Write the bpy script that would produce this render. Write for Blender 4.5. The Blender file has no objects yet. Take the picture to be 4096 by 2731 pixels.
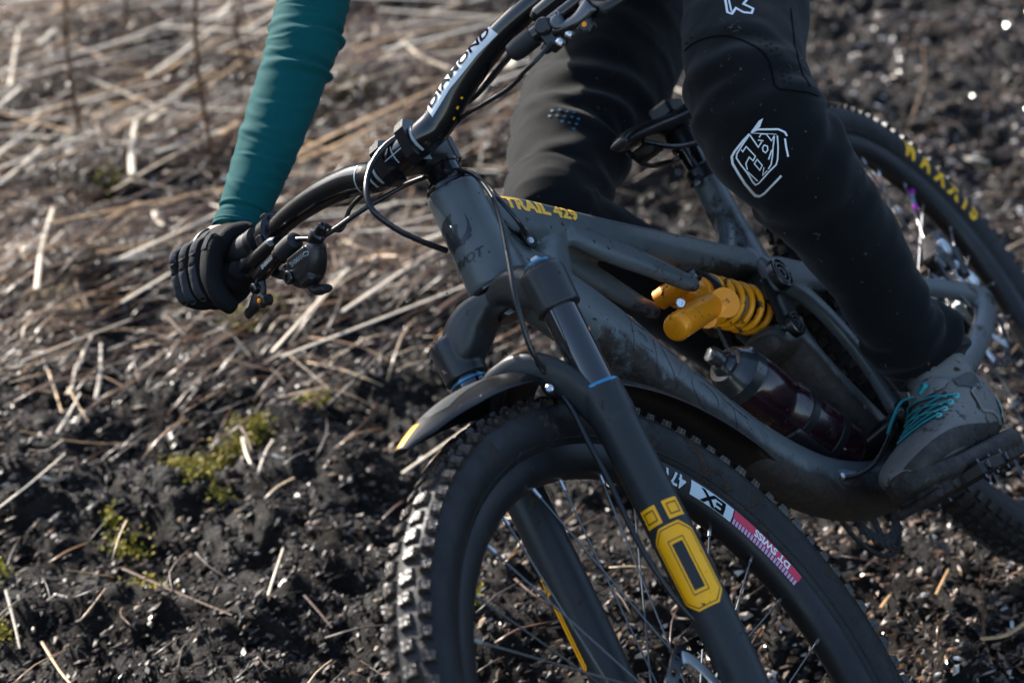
import bpy, bmesh, math, random
import numpy as np
from mathutils import Vector, Matrix, noise
from mathutils.bvhtree import BVHTree

random.seed(7); rng = np.random.default_rng(7)
SC = bpy.context.scene
COL = SC.collection

# ------------------------------------------------------------------ camera
cam_d = bpy.data.cameras.new('camera'); cam = bpy.data.objects.new('camera', cam_d); COL.objects.link(cam)
cam_d.sensor_width = 36; cam_d.lens = 75.180; cam_d.clip_start = 0.05; cam_d.clip_end = 400
cam.location = (0, 0, 1.3586); cam.rotation_euler = (math.radians(90 - 21.2), 0, 0)
cam_d.dof.use_dof = True; cam_d.dof.focus_distance = 2.27; cam_d.dof.aperture_fstop = 4.8
cam_d.dof.aperture_blades = 9
SC.camera = cam
# ------------------------------------------------------------------ light
SUN_DIR = Vector((-0.64, 0.68, 0.53)).normalized()
world = bpy.data.worlds.new('World'); SC.world = world; world.use_nodes = True
nt = world.node_tree; bg = nt.nodes['Background']
sky = nt.nodes.new('ShaderNodeTexSky'); sky.sky_type = 'NISHITA'; sky.sun_disc = False
sky.sun_elevation = math.asin(SUN_DIR.z); sky.sun_rotation = math.atan2(SUN_DIR.x, SUN_DIR.y)
nt.links.new(sky.outputs[0], bg.inputs[0]); bg.inputs[1].default_value = 0.15
sun_d = bpy.data.lights.new('sun', 'SUN'); sun = bpy.data.objects.new('sun', sun_d); COL.objects.link(sun)
sun_d.energy = 5.0; sun_d.angle = math.radians(0.5); sun_d.color = (1.0, 0.94, 0.85)
sun.rotation_euler = (-SUN_DIR).to_track_quat('-Z', 'Y').to_euler()
vs = SC.view_settings; vs.view_transform = 'Standard'; vs.look = 'None'; vs.exposure = 1.15; vs.gamma = 1; vs.use_curve_mapping = False

# ------------------------------------------------------------------ helpers
def V(*a): return Vector(a[0] if len(a) == 1 else a)
def cr(P, t):
    """Catmull-Rom through rows of P at t in 0..len-1"""
    n = len(P); i = min(int(t), n - 2); u = t - i
    p1, p2 = P[i], P[i + 1]; p0 = P[i - 1] if i > 0 else 2 * p1 - p2; p3 = P[i + 2] if i + 2 < n else 2 * p2 - p1
    return 0.5 * ((2 * p1) + (-p0 + p2) * u + (2 * p0 - 5 * p1 + 4 * p2 - p3) * u * u + (-p0 + 3 * p1 - 3 * p2 + p3) * u ** 3)
def resample(rows, sub):
    P = [np.array(r, float) for r in rows]; out = []
    for i in range(len(P) - 1):
        for k in range(sub): out.append(cr(P, i + k / sub))
    out.append(P[-1]); return out

class MB:
    """collects geometry for one mesh"""
    def __init__(s): s.v = []; s.f = []
    def add(s, v, f):
        o = len(s.v); s.v += [tuple(map(float, p)) for p in v]; s.f += [tuple(i + o for i in q) for q in f]; return s
    def loft(s, rows, lat=(0, 1, 0), n=20, sub=5, exp=2.0, cap=True, round_end=True):
        """rows: x,y,z,half width along lat,half height across"""
        R = resample(rows, sub); C = [r[:3] for r in R]; rings = []
        lat = np.array(lat, float)
        for i, r in enumerate(R):
            t = C[min(i + 1, len(C) - 1)] - C[max(i - 1, 0)]; t = t / (np.linalg.norm(t) + 1e-12)
            a = lat - t * (lat @ t); a /= np.linalg.norm(a) + 1e-12; b = np.cross(t, a)
            rings.append((r[:3], a, b, max(r[3], 1e-5), max(r[4], 1e-5), t))
        if round_end:
            for e, sg in ((0, -1), (-1, 1)):
                c, a, b, w, h, t = rings[e]; m = min(w, h); ext = []
                for q in (0.5, 0.8, 0.95):
                    k = math.sqrt(1 - q * q); ext.append((c + sg * t * m * q * 0.6, a, b, w - m * (1 - k) , h - m * (1 - k), t))
                rings = (ext[::-1] + rings) if e == 0 else (rings + ext)
        v = []; f = []
        for c, a, b, w, h, t in rings:
            for k in range(n):
                th = 2 * math.pi * k / n; x, y = math.cos(th), math.sin(th)
                x = math.copysign(abs(x) ** (2 / exp), x); y = math.copysign(abs(y) ** (2 / exp), y)
                v.append(c + a * w * x + b * h * y)
        for i in range(len(rings) - 1):
            for k in range(n): f.append((i * n + k, i * n + (k + 1) % n, (i + 1) * n + (k + 1) % n, (i + 1) * n + k))
        if cap: f.append(tuple(range(n - 1, -1, -1))); f.append(tuple(range((len(rings) - 1) * n, len(rings) * n)))
        return s.add(v, f)
    def tube(s, pts, r, n=10, sub=6):
        P = resample(pts, sub) if sub > 1 else [np.array(p, float) for p in pts]
        rr = r if hasattr(r, '__len__') else None
        v = []; f = []; a = None
        for i, c in enumerate(P):
            t = P[min(i + 1, len(P) - 1)] - P[max(i - 1, 0)]; t = t / (np.linalg.norm(t) + 1e-12)
            if a is None:
                a = np.cross(t, (0, 0, 1.0)); 
                if np.linalg.norm(a) < 0.1: a = np.cross(t, (1.0, 0, 0))
            a = a - t * (a @ t); a /= np.linalg.norm(a); b = np.cross(t, a)
            q = r if rr is None else np.interp(i / (len(P) - 1), np.linspace(0, 1, len(r)), r)
            for k in range(n):
                th = 2 * math.pi * k / n; v.append(c + q * (a * math.cos(th) + b * math.sin(th)))
        m = len(P)
        for i in range(m - 1):
            for k in range(n): f.append((i * n + k, i * n + (k + 1) % n, (i + 1) * n + (k + 1) % n, (i + 1) * n + k))
        f.append(tuple(range(n - 1, -1, -1))); f.append(tuple(range((m - 1) * n, m * n)))
        return s.add(v, f)
    def lathe(s, c, axis, prof, n=28, close=True):
        """prof: (along axis, radius)"""
        c = np.array(c, float); t = np.array(axis, float); t /= np.linalg.norm(t)
        a = np.cross(t, (0.3, 0.2, 1.0)); a /= np.linalg.norm(a); b = np.cross(t, a); v = []; f = []
        for h, r in prof:
            for k in range(n):
                th = 2 * math.pi * k / n; v.append(c + t * h + r * (a * math.cos(th) + b * math.sin(th)))
        m = len(prof)
        for i in range(m - 1):
            for k in range(n): f.append((i * n + k, i * n + (k + 1) % n, (i + 1) * n + (k + 1) % n, (i + 1) * n + k))
        if close: f.append(tuple(range(n - 1, -1, -1))); f.append(tuple(range((m - 1) * n, m * n)))
        return s.add(v, f)
    def box(s, c, X, Y, Z, bev=0.0):
        """centre and three half-axis vectors, chamfered"""
        c, X, Y, Z = [np.array(q, float) for q in (c, X, Y, Z)]
        if bev <= 0:
            v = [c + a * X + b * Y + d * Z for a in (-1, 1) for b in (-1, 1) for d in (-1, 1)]
            return s.add(v, [(0, 1, 3, 2), (4, 6, 7, 5), (0, 4, 5, 1), (2, 3, 7, 6), (0, 2, 6, 4), (1, 5, 7, 3)])
        lx, ly, lz = [np.linalg.norm(q) for q in (X, Y, Z)]; bx, by, bz = 1 - bev / lx, 1 - bev / ly, 1 - bev / lz
        bm = bmesh.new(); vs_ = []
        for a in (-1, 1):
            for b in (-1, 1):
                for d in (-1, 1):
                    for (p, q, r) in ((1, by, bz), (bx, 1, bz), (bx, by, 1)): vs_.append(bm.verts.new(c + a * p * X + b * q * Y + d * r * Z))
        r = bmesh.ops.convex_hull(bm, input=vs_); bm.verts.index_update()
        bmesh.ops.recalc_face_normals(bm, faces=bm.faces)
        v = [tuple(x.co) for x in bm.verts]; f = [tuple(x.index for x in q.verts) for q in bm.faces]; bm.free()
        return s.add(v, f)
    def prism(s, pts, w):
        """outline pts (3-D, planar) extruded by vector w"""
        n = len(pts); w = np.array(w, float); v = [np.array(p, float) for p in pts]; v += [p + w for p in v]
        f = [tuple(range(n - 1, -1, -1)), tuple(range(n, 2 * n))] + [(i, (i + 1) % n, n + (i + 1) % n, n + i) for i in range(n)]
        return s.add(v, f)
    def mesh(s, name, smooth=True, ang=40):
        me = bpy.data.meshes.new(name); me.from_pydata(s.v, [], s.f)
        bm = bmesh.new(); bm.from_mesh(me); bmesh.ops.recalc_face_normals(bm, faces=bm.faces); bm.to_mesh(me); bm.free()
        if smooth:
            me.polygons.foreach_set('use_smooth', [True] * len(me.polygons))
            if ang: me.set_sharp_from_angle(angle=math.radians(ang))
        return me
    def build(s, name, mat, parent=None, smooth=True, ang=40):
        return link(name, s.mesh(name, smooth, ang), mat, parent)
def link(name, me, mat, parent=None):
    o = bpy.data.objects.new(name, me); COL.objects.link(o)
    if mat is not None and not me.materials: me.materials.append(mat)
    if parent is not None: o.parent = parent
    return o
def apply_mods(o):
    dg = bpy.context.evaluated_depsgraph_get(); dg.update()
    me = bpy.data.meshes.new_from_object(o.evaluated_get(dg)); old = o.data; o.modifiers.clear(); o.data = me
    if not me.materials and old.materials: me.materials.append(old.materials[0])
    bpy.data.meshes.remove(old); me.name = o.name; return o
def blend(o, vox, it=8, fac=0.5):
    """fuse overlapping lofts into one continuous skin"""
    m = o.modifiers.new('r', 'REMESH'); m.mode = 'VOXEL'; m.voxel_size = vox; m.use_smooth_shade = True
    m = o.modifiers.new('s', 'SMOOTH'); m.factor = fac; m.iterations = it
    apply_mods(o); o.data.polygons.foreach_set('use_smooth', [True] * len(o.data.polygons)); return o
def tag(o, label=None, cat=None, group=None, kind=None):
    for k, v in (('label', label), ('category', cat), ('group', group), ('kind', kind)):
        if v: o[k] = v
    return o
def bvh_of(o):
    me = o.data; return BVHTree.FromPolygons([v.co.copy() for v in me.vertices], [tuple(p.vertices) for p in me.polygons])
def tess(polys, maxlen):
    """2-D polygons (lists of (u,v)) -> refined triangles"""
    bm = bmesh.new()
    for P in polys:
        vs_ = [bm.verts.new((u, v, 0)) for u, v in P]
        try: bm.faces.new(vs_)
        except Exception: pass
    return refine(bm, maxlen)
def refine(bm, maxlen):
    bmesh.ops.triangulate(bm, faces=bm.faces)
    for _ in range(6):
        es = [e for e in bm.edges if e.calc_length() > maxlen]
        if not es: break
        bmesh.ops.subdivide_edges(bm, edges=es, cuts=1); bmesh.ops.triangulate(bm, faces=bm.faces)
    bm.verts.index_update()
    v = [(x.co.x, x.co.y) for x in bm.verts]; f = [tuple(q.index for q in p.verts) for p in bm.faces]; bm.free(); return v, f
def text2d(s, size, maxlen, shear=0.0, sx=1.0, bold=0.0, align='CENTER', space=1.0):
    c = bpy.data.curves.new('t', 'FONT'); c.body = s; c.size = size; c.shear = shear; c.offset = bold; c.align_x = align; c.align_y = 'CENTER'; c.resolution_u = 3; c.space_character = space
    o = bpy.data.objects.new('t', c); COL.objects.link(o)
    dg = bpy.context.evaluated_depsgraph_get(); me = bpy.data.meshes.new_from_object(o.evaluated_get(dg))
    bm = bmesh.new(); bm.from_mesh(me); bpy.data.objects.remove(o); bpy.data.curves.remove(c); bpy.data.meshes.remove(me)
    for v in bm.verts: v.co.x *= sx; v.co.z = 0
    bmesh.ops.remove_doubles(bm, verts=bm.verts, dist=1e-6)
    return refine(bm, maxlen)
def stroke(pts, w, closed=False):
    P = [Vector(p) for p in pts]; n = len(P); L = []; R_ = []
    for i, p in enumerate(P):
        a = P[(i - 1) % n] if closed or i > 0 else None; b = P[(i + 1) % n] if closed or i < n - 1 else None
        d1 = (p - a).normalized() if a is not None else None; d2 = (b - p).normalized() if b is not None else None
        d = (d1 + d2).normalized() if d1 and d2 and (d1 + d2).length > 1e-6 else (d1 or d2)
        k = 1.0 if not (d1 and d2) else min(1.6, 1 / max(0.5, d.dot(d2)))
        nn = Vector((-d.y, d.x)) * w * 0.5 * k; L.append(p + nn); R_.append(p - nn)
    m = n if closed else n - 1
    return [[tuple(L[i]), tuple(L[(i + 1) % n]), tuple(R_[(i + 1) % n]), tuple(R_[i])] for i in range(m)]
def decal(name, vf, fn, mat, parent):
    """fn maps (u,v) to a 3-D point just proud of the surface"""
    v, f = vf; pts = [fn(a, b) for a, b in v]; ok = [p is not None for p in pts]
    f = [q for q in f if all(ok[i] for i in q)]; pts = [p if p is not None else (0, 0, 0) for p in pts]
    me = bpy.data.meshes.new(name); me.from_pydata([tuple(p) for p in pts], [], f)
    bm = bmesh.new(); bm.from_mesh(me); bmesh.ops.delete(bm, geom=[x for x in bm.verts if not x.link_faces], context='VERTS'); bm.to_mesh(me); bm.free()
    me.polygons.foreach_set('use_smooth', [True] * len(me.polygons))
    return link(name, me, mat, parent)
def caster(bvh, o, U, Vv, N, off=0.0006):
    o, U, Vv, N = Vector(o), Vector(U).normalized(), Vector(Vv).normalized(), Vector(N).normalized()
    def fn(u, v):
        p = o + U * u + Vv * v; h = bvh.ray_cast(p + N * 0.15, -N, 0.4)
        if h[0] is None: return None
        nn = h[1] if h[1].dot(N) > 0 else -h[1]
        return h[0] + nn * off
    return fn

# ------------------------------------------------------------------ materials
MATS = {}
def mat(name, col, rough=0.5, metal=0.0, var=0.0, vscale=8.0, rvar=0.0, bump=0.0, bscale=60.0, mud=0.0, mudscale=45.0, mudcol=(0.028, 0.018, 0.012), coat=0.0, sheen=0.0, sub=0.0, spec=0.5, trans=0.0, col2=None, muddir=None, weave=0.0):
    m = bpy.data.materials.new(name); m.use_nodes = True; n = m.node_tree; b = n.nodes['Principled BSDF']; L = n.links.new
    b.inputs['Metallic'].default_value = metal; b.inputs['Coat Weight'].default_value = coat; b.inputs['Specular IOR Level'].default_value = spec
    b.inputs['Sheen Weight'].default_value = sheen; b.inputs['Transmission Weight'].default_value = trans
    tc = n.nodes.new('ShaderNodeTexCoord')
    def noi(sc, det=4.0, ro=0.6):
        x = n.nodes.new('ShaderNodeTexNoise'); x.inputs['Scale'].default_value = sc; x.inputs['Detail'].default_value = det; x.inputs['Roughness'].default_value = ro; L(tc.outputs['Object'], x.inputs['Vector']); return x.outputs['Fac']
    def mth(op, a, b_=None, c=None):
        x = n.nodes.new('ShaderNodeMath'); x.operation = op
        for i, q in enumerate((a, b_, c)):
            if q is None: continue
            if hasattr(q, 'links'): L(q, x.inputs[i])
            else: x.inputs[i].default_value = q
        return x.outputs[0]
    def mr(a, lo, hi, o0=0.0, o1=1.0):
        x = n.nodes.new('ShaderNodeMapRange'); L(a, x.inputs[0])
        for i, q in enumerate((lo, hi, o0, o1)): x.inputs[i + 1].default_value = q
        return x.outputs[0]
    def mix(fac, a, c):
        x = n.nodes.new('ShaderNodeMix'); x.data_type = 'RGBA'; L(fac, x.inputs[0])
        for q, i in ((a, 6), (c, 7)):
            if hasattr(q, 'links'): L(q, x.inputs[i])
            else: x.inputs[i].default_value = (*q, 1)
        return x.outputs[2]
    c = tuple(col); colS = None
    if var > 0 or col2:
        c2 = col2 or tuple(min(1, q * (1 + var)) for q in c); c1 = c if col2 else tuple(q * (1 - var) for q in c)
        colS = mix(mr(noi(vscale), 0.35, 0.65), c1, c2)
    roS = None
    if rvar > 0: roS = mr(noi(vscale * 2.3), 0.3, 0.7, max(0.02, rough - rvar), min(1, rough + rvar))
    bumpS = None
    if mud > 0:
        msk = mr(noi(mudscale, 5, 0.65), 0.5 + (0.5 - mud) * 0.36, 0.53 + (0.5 - mud) * 0.36)
        big = mr(noi(7.0, 3, 0.5), 0.42, 0.55)
        dots = mr(noi(mudscale * 3.4, 2, 0.5), 0.735 - mud * 0.12, 0.75 - mud * 0.12)
        msk = mth('MAXIMUM', mth('MULTIPLY', msk, big), dots)
        if muddir:   # mud thrown up by the front wheel sticks to the faces that look forward and down
            dp = n.nodes.new('ShaderNodeVectorMath'); dp.operation = 'DOT_PRODUCT'; L(tc.outputs['Normal'], dp.inputs[0]); dp.inputs[1].default_value = muddir
            sp = n.nodes.new('ShaderNodeSeparateXYZ'); L(tc.outputs['Object'], sp.inputs[0])
            under = mr(mth('ADD', dp.outputs['Value'], mth('MULTIPLY', mth('SUBTRACT', noi(14, 4), 0.5), 1.3)), 0.10, 0.35)
            low = mr(mth('ADD', sp.outputs['Z'], mth('MULTIPLY', mth('SUBTRACT', noi(22, 4), 0.5), 0.25)), 0.06, 0.40, 1.0, 0.0)
            thick = mr(mth('ADD', noi(mudscale * 1.2, 6, 0.7), mth('MULTIPLY', low, 0.55)), 0.48, 0.60)
            msk = mth('MAXIMUM', mth('MULTIPLY', mth('MULTIPLY', thick, under), mr(low, 0.02, 0.12)), dots)
        colS = mix(msk, colS if colS is not None else c, mix(mr(noi(90), 0.35, 0.7), mudcol, tuple(q * 2.2 for q in mudcol)))
        roS = mth('ADD', mth('MULTIPLY', msk, 0.35), roS if roS is not None else rough)
        bm_ = n.nodes.new('ShaderNodeBump'); bm_.inputs['Strength'].default_value = 0.9; bm_.inputs['Distance'].default_value = 0.002; L(mth('MULTIPLY', msk, noi(130)), bm_.inputs['Height']); bumpS = bm_.outputs[0]
    if bump > 0:
        bm_ = n.nodes.new('ShaderNodeBump'); bm_.inputs['Strength'].default_value = min(1, bump); bm_.inputs['Distance'].default_value = 0.001 * max(1, bump); L(noi(bscale, 3), bm_.inputs['Height'])
        if bumpS is not None: L(bumpS, bm_.inputs['Normal'])
        bumpS = bm_.outputs[0]
    if weave > 0:
        w = n.nodes.new('ShaderNodeTexWave'); w.inputs['Scale'].default_value = weave; w.inputs['Distortion'].default_value = 0.6; L(tc.outputs['Object'], w.inputs['Vector'])
        bm_ = n.nodes.new('ShaderNodeBump'); bm_.inputs['Strength'].default_value = 0.35; bm_.inputs['Distance'].default_value = 0.0008; L(w.outputs['Fac'], bm_.inputs['Height'])
        if bumpS is not None: L(bumpS, bm_.inputs['Normal'])
        bumpS = bm_.outputs[0]
    if colS is not None: L(colS, b.inputs['Base Color'])
    else: b.inputs['Base Color'].default_value = (*c, 1)
    if roS is not None: L(roS, b.inputs['Roughness'])
    else: b.inputs['Roughness'].default_value = rough
    if bumpS is not None: L(bumpS, b.inputs['Normal'])
    MATS[name] = m; return m
M_ = MATS
MUD = (0.016, 0.011, 0.008)
mat('frame', (0.080, 0.092, 0.095), 0.36, var=0.10, vscale=24, rvar=0.06, mud=0.32, mudscale=38, mudcol=MUD, muddir=(0.88, 0.0, -0.47), spec=0.5)
mat('swingarm', (0.080, 0.092, 0.095), 0.36, var=0.10, vscale=24, rvar=0.06, mud=0.24, mudcol=MUD)
mat('fork', (0.022, 0.024, 0.026), 0.42, var=0.05, rvar=0.05, mud=0.1, mudcol=MUD, spec=0.35)
mat('crown', (0.022, 0.023, 0.024), 0.38, var=0.05, rvar=0.05, mud=0.1, mudcol=MUD)
mat('stanchion', (0.012, 0.013, 0.015), 0.10, metal=0.0, rvar=0.03, coat=0.6, spec=0.8)
mat('black_gloss', (0.006, 0.006, 0.007), 0.16, rvar=0.05, coat=0.4)
mat('black_satin', (0.009, 0.009, 0.010), 0.36, rvar=0.06, var=0.1, mud=0.06, mudcol=MUD)
mat('black_matte', (0.010, 0.010, 0.011), 0.62, rvar=0.05, var=0.15)
mat('flying_mud', (0.05, 0.035, 0.025), 0.9, spec=0.1)
mat('mud_black', (0.010, 0.008, 0.007), 0.55, var=0.5, vscale=60, rvar=0.25, bump=2.5, bscale=180)
mat('hose', (0.012, 0.012, 0.013), 0.27, rvar=0.04)
mat('tyre', (0.010, 0.010, 0.0105), 0.52, spec=0.3, var=0.22, vscale=18, rvar=0.1, bump=0.6, bscale=160, mud=0.36, mudscale=30, mudcol=(0.022, 0.015, 0.010))
mat('tyre_rear', (0.013, 0.013, 0.0135), 0.6, spec=0.3, var=0.22, vscale=18, rvar=0.1, bump=0.6, bscale=160, mud=0.14, mudscale=30, mudcol=(0.03, 0.024, 0.019))
mat('knob', (0.026, 0.018, 0.013), 0.26, spec=0.55, var=0.5, vscale=60, rvar=0.10, bump=2.0, bscale=220)
mat('knob_rear', (0.013, 0.010, 0.008), 0.5, var=0.5, vscale=60, rvar=0.3, bump=1.5, bscale=150)
mat('rim', (0.008, 0.008, 0.009), 0.45, spec=0.35, rvar=0.08, var=0.15, mud=0.1, mudcol=MUD)
mat('steel', (0.55, 0.56, 0.57), 0.3, metal=1.0, rvar=0.1, var=0.15, vscale=40)
mat('spoke', (0.17, 0.18, 0.19), 0.42, metal=1.0, rvar=0.1)
mat('dark_steel', (0.10, 0.10, 0.105), 0.32, metal=1.0, rvar=0.1, var=0.2, vscale=40)
mat('silver', (0.62, 0.66, 0.69), 0.4, metal=0.7, rvar=0.1, var=0.1)
mat('gold_paint', (0.95, 0.34, 0.001), 0.36, var=0.06, vscale=20, rvar=0.06, mud=0.2, mudscale=55, mudcol=(0.02, 0.01, 0.005))
mat('gold_metal', (0.85, 0.28, 0.003), 0.36, metal=0.25, var=0.1, vscale=20, rvar=0.08, mud=0.16, mudscale=55, mudcol=(0.03, 0.015, 0.006))
mat('orange_cap', (0.80, 0.28, 0.02), 0.3, metal=0.4)
mat('blue_metal', (0.06, 0.26, 0.46), 0.3, metal=0.5)
mat('yellow_print', (1.0, 0.44, 0.0), 0.45, var=0.04, vscale=30, mud=0.1, mudscale=60)
mat('pale_yellow_print', (1.0, 0.53, 0.06), 0.45, mud=0.1, mudscale=60)
mat('tyre_yellow', (1.0, 0.47, 0.0), 0.6, var=0.15, vscale=60, mud=0.12)
mat('black_print', (0.006, 0.006, 0.006), 0.8, spec=0.1)
mat('brown_print', (0.16, 0.075, 0.004), 0.5)
mat('dark_print', (0.020, 0.024, 0.028), 0.28)  # dark ink of the head badge and its lettering
mat('grey_print', (0.30, 0.34, 0.36), 0.4)
mat('pale_grey_print', (0.52, 0.60, 0.63), 0.4)
mat('panel_print', (0.086, 0.098, 0.101), 0.4, mud=0.32, mudscale=38, mudcol=MUD, muddir=(0.88, 0.0, -0.47))
mat('white_print', (0.75, 0.78, 0.8), 0.4, var=0.05)
mat('red_print', (0.62, 0.012, 0.06), 0.4)
mat('pink_print', (0.60, 0.30, 0.46), 0.4)
mat('magenta', (0.55, 0.02, 0.5), 0.3, metal=0.4)
mat('jersey', (0.001, 0.074, 0.076), 0.8, spec=0.12, var=0.06, vscale=14, sheen=0.04, bump=0.25, bscale=900)
mat('trousers', (0.0055, 0.0060, 0.0066), 0.85, spec=0.08, var=0.1, vscale=10, sheen=0.10, bump=0.25, bscale=700, mud=0.03, mudscale=42, mudcol=(0.05, 0.036, 0.03))
mat('seam', (0.004, 0.004, 0.005), 0.9, spec=0.05)
mat('skin', (0.52, 0.30, 0.24), 0.5, var=0.08, vscale=30)
mat('glove', (0.0075, 0.008, 0.009), 0.75, spec=0.15, var=0.15, vscale=40, bump=0.8, bscale=700)
mat('glove_grey', (0.038, 0.040, 0.045), 0.8, spec=0.15, var=0.1, vscale=40, bump=0.9, bscale=600)
mat('glove_rubber', (0.020, 0.021, 0.023), 0.4)
mat('shoe', (0.135, 0.13, 0.118), 0.62, var=0.12, vscale=18, rvar=0.1, bump=0.5, bscale=300, mud=0.30, mudscale=36, mudcol=(0.02, 0.014, 0.009))
mat('shoe_strap', (0.19, 0.18, 0.165), 0.7, var=0.08, vscale=30, mud=0.08, mudcol=(0.04, 0.03, 0.02))
mat('shoe_dark', (0.055, 0.055, 0.055), 0.8, var=0.2, vscale=60, bump=0.8, bscale=300)
mat('sole', (0.020, 0.016, 0.013), 0.7, var=0.5, vscale=40, rvar=0.2, bump=2.5, bscale=120)
mat('lace', (0.02, 0.24, 0.25), 0.75, var=0.1, vscale=80, bump=0.6, bscale=700)
mat('lace_light', (0.10, 0.42, 0.42), 0.6)
mat('teal_rubber', (0.12, 0.30, 0.30), 0.5, mud=0.2)
mat('grip', (0.013, 0.013, 0.013), 0.6)
mat('saddle', (0.013, 0.013, 0.014), 0.30, rvar=0.08)
mat('bottle_wine', (0.024, 0.006, 0.010), 0.2, rvar=0.08, coat=0.3, var=0.5, vscale=9, mud=0.34, mudscale=60, mudcol=(0.03, 0.022, 0.02))
mat('bottle_clear', (0.022, 0.026, 0.028), 0.22, rvar=0.08, coat=0.2, var=0.4, vscale=14, mud=0.26, mudscale=60, mudcol=(0.035, 0.028, 0.024))
POSE = Matrix([[-0.354449, 0.705355, -0.613873, 0.474158], [-0.934914, -0.279534, 0.218625, 2.39801], [-0.01739, 0.65141, 0.758527, 0.255305], [0.0, 0.0, 0.0, 1.0]])
HT, HB, FA, RA_ = V((0.4562, 0.0000, 0.6091)), V((0.5022, 0.0000, 0.5011)), V((0.7386, -0.0026, 0.0581)), V((-0.4323, 0.0000, 0.0350))
AS, AF, AL = V((-0.3919, 0.0000, 0.9200)), V((0.9184, -0.0588, 0.3912)), V((0.0541, 0.9983, 0.0230))
def S3(a, b, c):
    """steering frame (forward, left, up the steerer) to bike frame"""
    return HB + AF * a + AL * b + AS * c
def S3r(a, b, c, *r): return (*S3(a, b, c), *r)

# ================================================================== ground
def sm(a, lo, hi): t = min(1, max(0, (a - lo) / (hi - lo))); return t * t * (3 - 2 * t)
CONTACT = ((0.38, 1.62), (0.813, 2.73))
def ground_h(x, y):
    p = Vector((x, y, 0))
    h = 0.055 * noise.fractal(p * 1.1, 1.0, 2.0, 3) + 0.050 * noise.fractal(p * 4.2 + Vector((5, 1, 0)), 0.8, 2.1, 4)
    w = 1.0
    for cx, cy in CONTACT: w *= 1 - math.exp(-((x - cx) ** 2 + (y - cy) ** 2) / 0.06)
    bank = 0.42 * max(0.0, y - 7.6) if y < 40 else 13.6          # unseen rise added behind the trail to block low-sky reflections
    side = 0.30 * max(0.0, abs(x) - 5.0) if abs(x) < 30 else 7.5  # unseen side slopes, raised likewise to cut off the low sky
    return h * w + max(bank, side * (1 if y > -4 else 0))
def ground_fine(x, y):
    p = Vector((x, y, 0))
    r = noise.turbulence(p * 22.0, 5, False, amplitude_scale=0.62, frequency_scale=2.1)
    return ground_h(x, y) + (0.014 * (r - 0.75)) * sm(2.5 - abs(x), 0, .15) * sm(y, 1.2, 1.35) * sm(7.3 - y, 0, .15)
def axis_pts(lo, hi, n, far, m):
    g = np.linspace(lo, hi, n); k = (np.linspace(0, 1, m + 1)[1:]) ** 3
    return np.concatenate([(lo - k * far)[::-1], g, hi + k * far])
gx = axis_pts(-2.5, 2.5, 460, 60, 16); gy = axis_pts(1.2, 7.3, 530, 60, 16)
gv = [(x, y, ground_fine(x, y)) for y in gy for x in gx]; nx = len(gx)
gf = [(j * nx + i, j * nx + i + 1, (j + 1) * nx + i + 1, (j + 1) * nx + i) for j in range(len(gy) - 1) for i in range(nx - 1)]
def soil_mat():
    m = bpy.data.materials.new('soil'); m.use_nodes = True; n = m.node_tree; b = n.nodes['Principled BSDF']; L = n.links.new
    tc = n.nodes.new('ShaderNodeTexCoord')
    def noi(sc, det, ro=0.6):
        x = n.nodes.new('ShaderNodeTexNoise'); x.inputs['Scale'].default_value = sc; x.inputs['Detail'].default_value = det; x.inputs['Roughness'].default_value = ro; L(tc.outputs['Object'], x.inputs[0]); return x
    a = noi(38, 6, 0.7); rp = n.nodes.new('ShaderNodeValToRGB'); L(a.outputs[0], rp.inputs[0]); e = rp.color_ramp.elements
    e[0].position = 0.32; e[0].color = (0.0045, 0.0035, 0.003, 1); e[1].position = 0.72; e[1].color = (0.030, 0.020, 0.014, 1)
    x = e.new(0.52); x.color = (0.011, 0.008, 0.006, 1)
    L(rp.outputs[0], b.inputs['Base Color'])
    w = noi(9, 3); r = n.nodes.new('ShaderNodeMapRange'); L(w.outputs[0], r.inputs[0]); r.inputs[1].default_value = 0.4; r.inputs[2].default_value = 0.62; r.inputs[3].default_value = 0.5; r.inputs[4].default_value = 0.9
    L(r.outputs[0], b.inputs['Roughness'])
    bp = n.nodes.new('ShaderNodeBump'); bp.inputs['Strength'].default_value = 1; bp.inputs['Distance'].default_value = 0.01; L(noi(120, 5, 0.7).outputs[0], bp.inputs['Height']); L(bp.outputs[0], b.inputs['Normal']); b.inputs['Specular IOR Level'].default_value = 0.15
    return m
me = bpy.data.meshes.new('ground'); me.from_pydata(gv, [], gf); me.polygons.foreach_set('use_smooth', [True] * len(me.polygons))
ground = link('ground', me, soil_mat()); tag(ground, 'dark wet peaty soil of the slope', 'ground', kind='structure')

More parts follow.
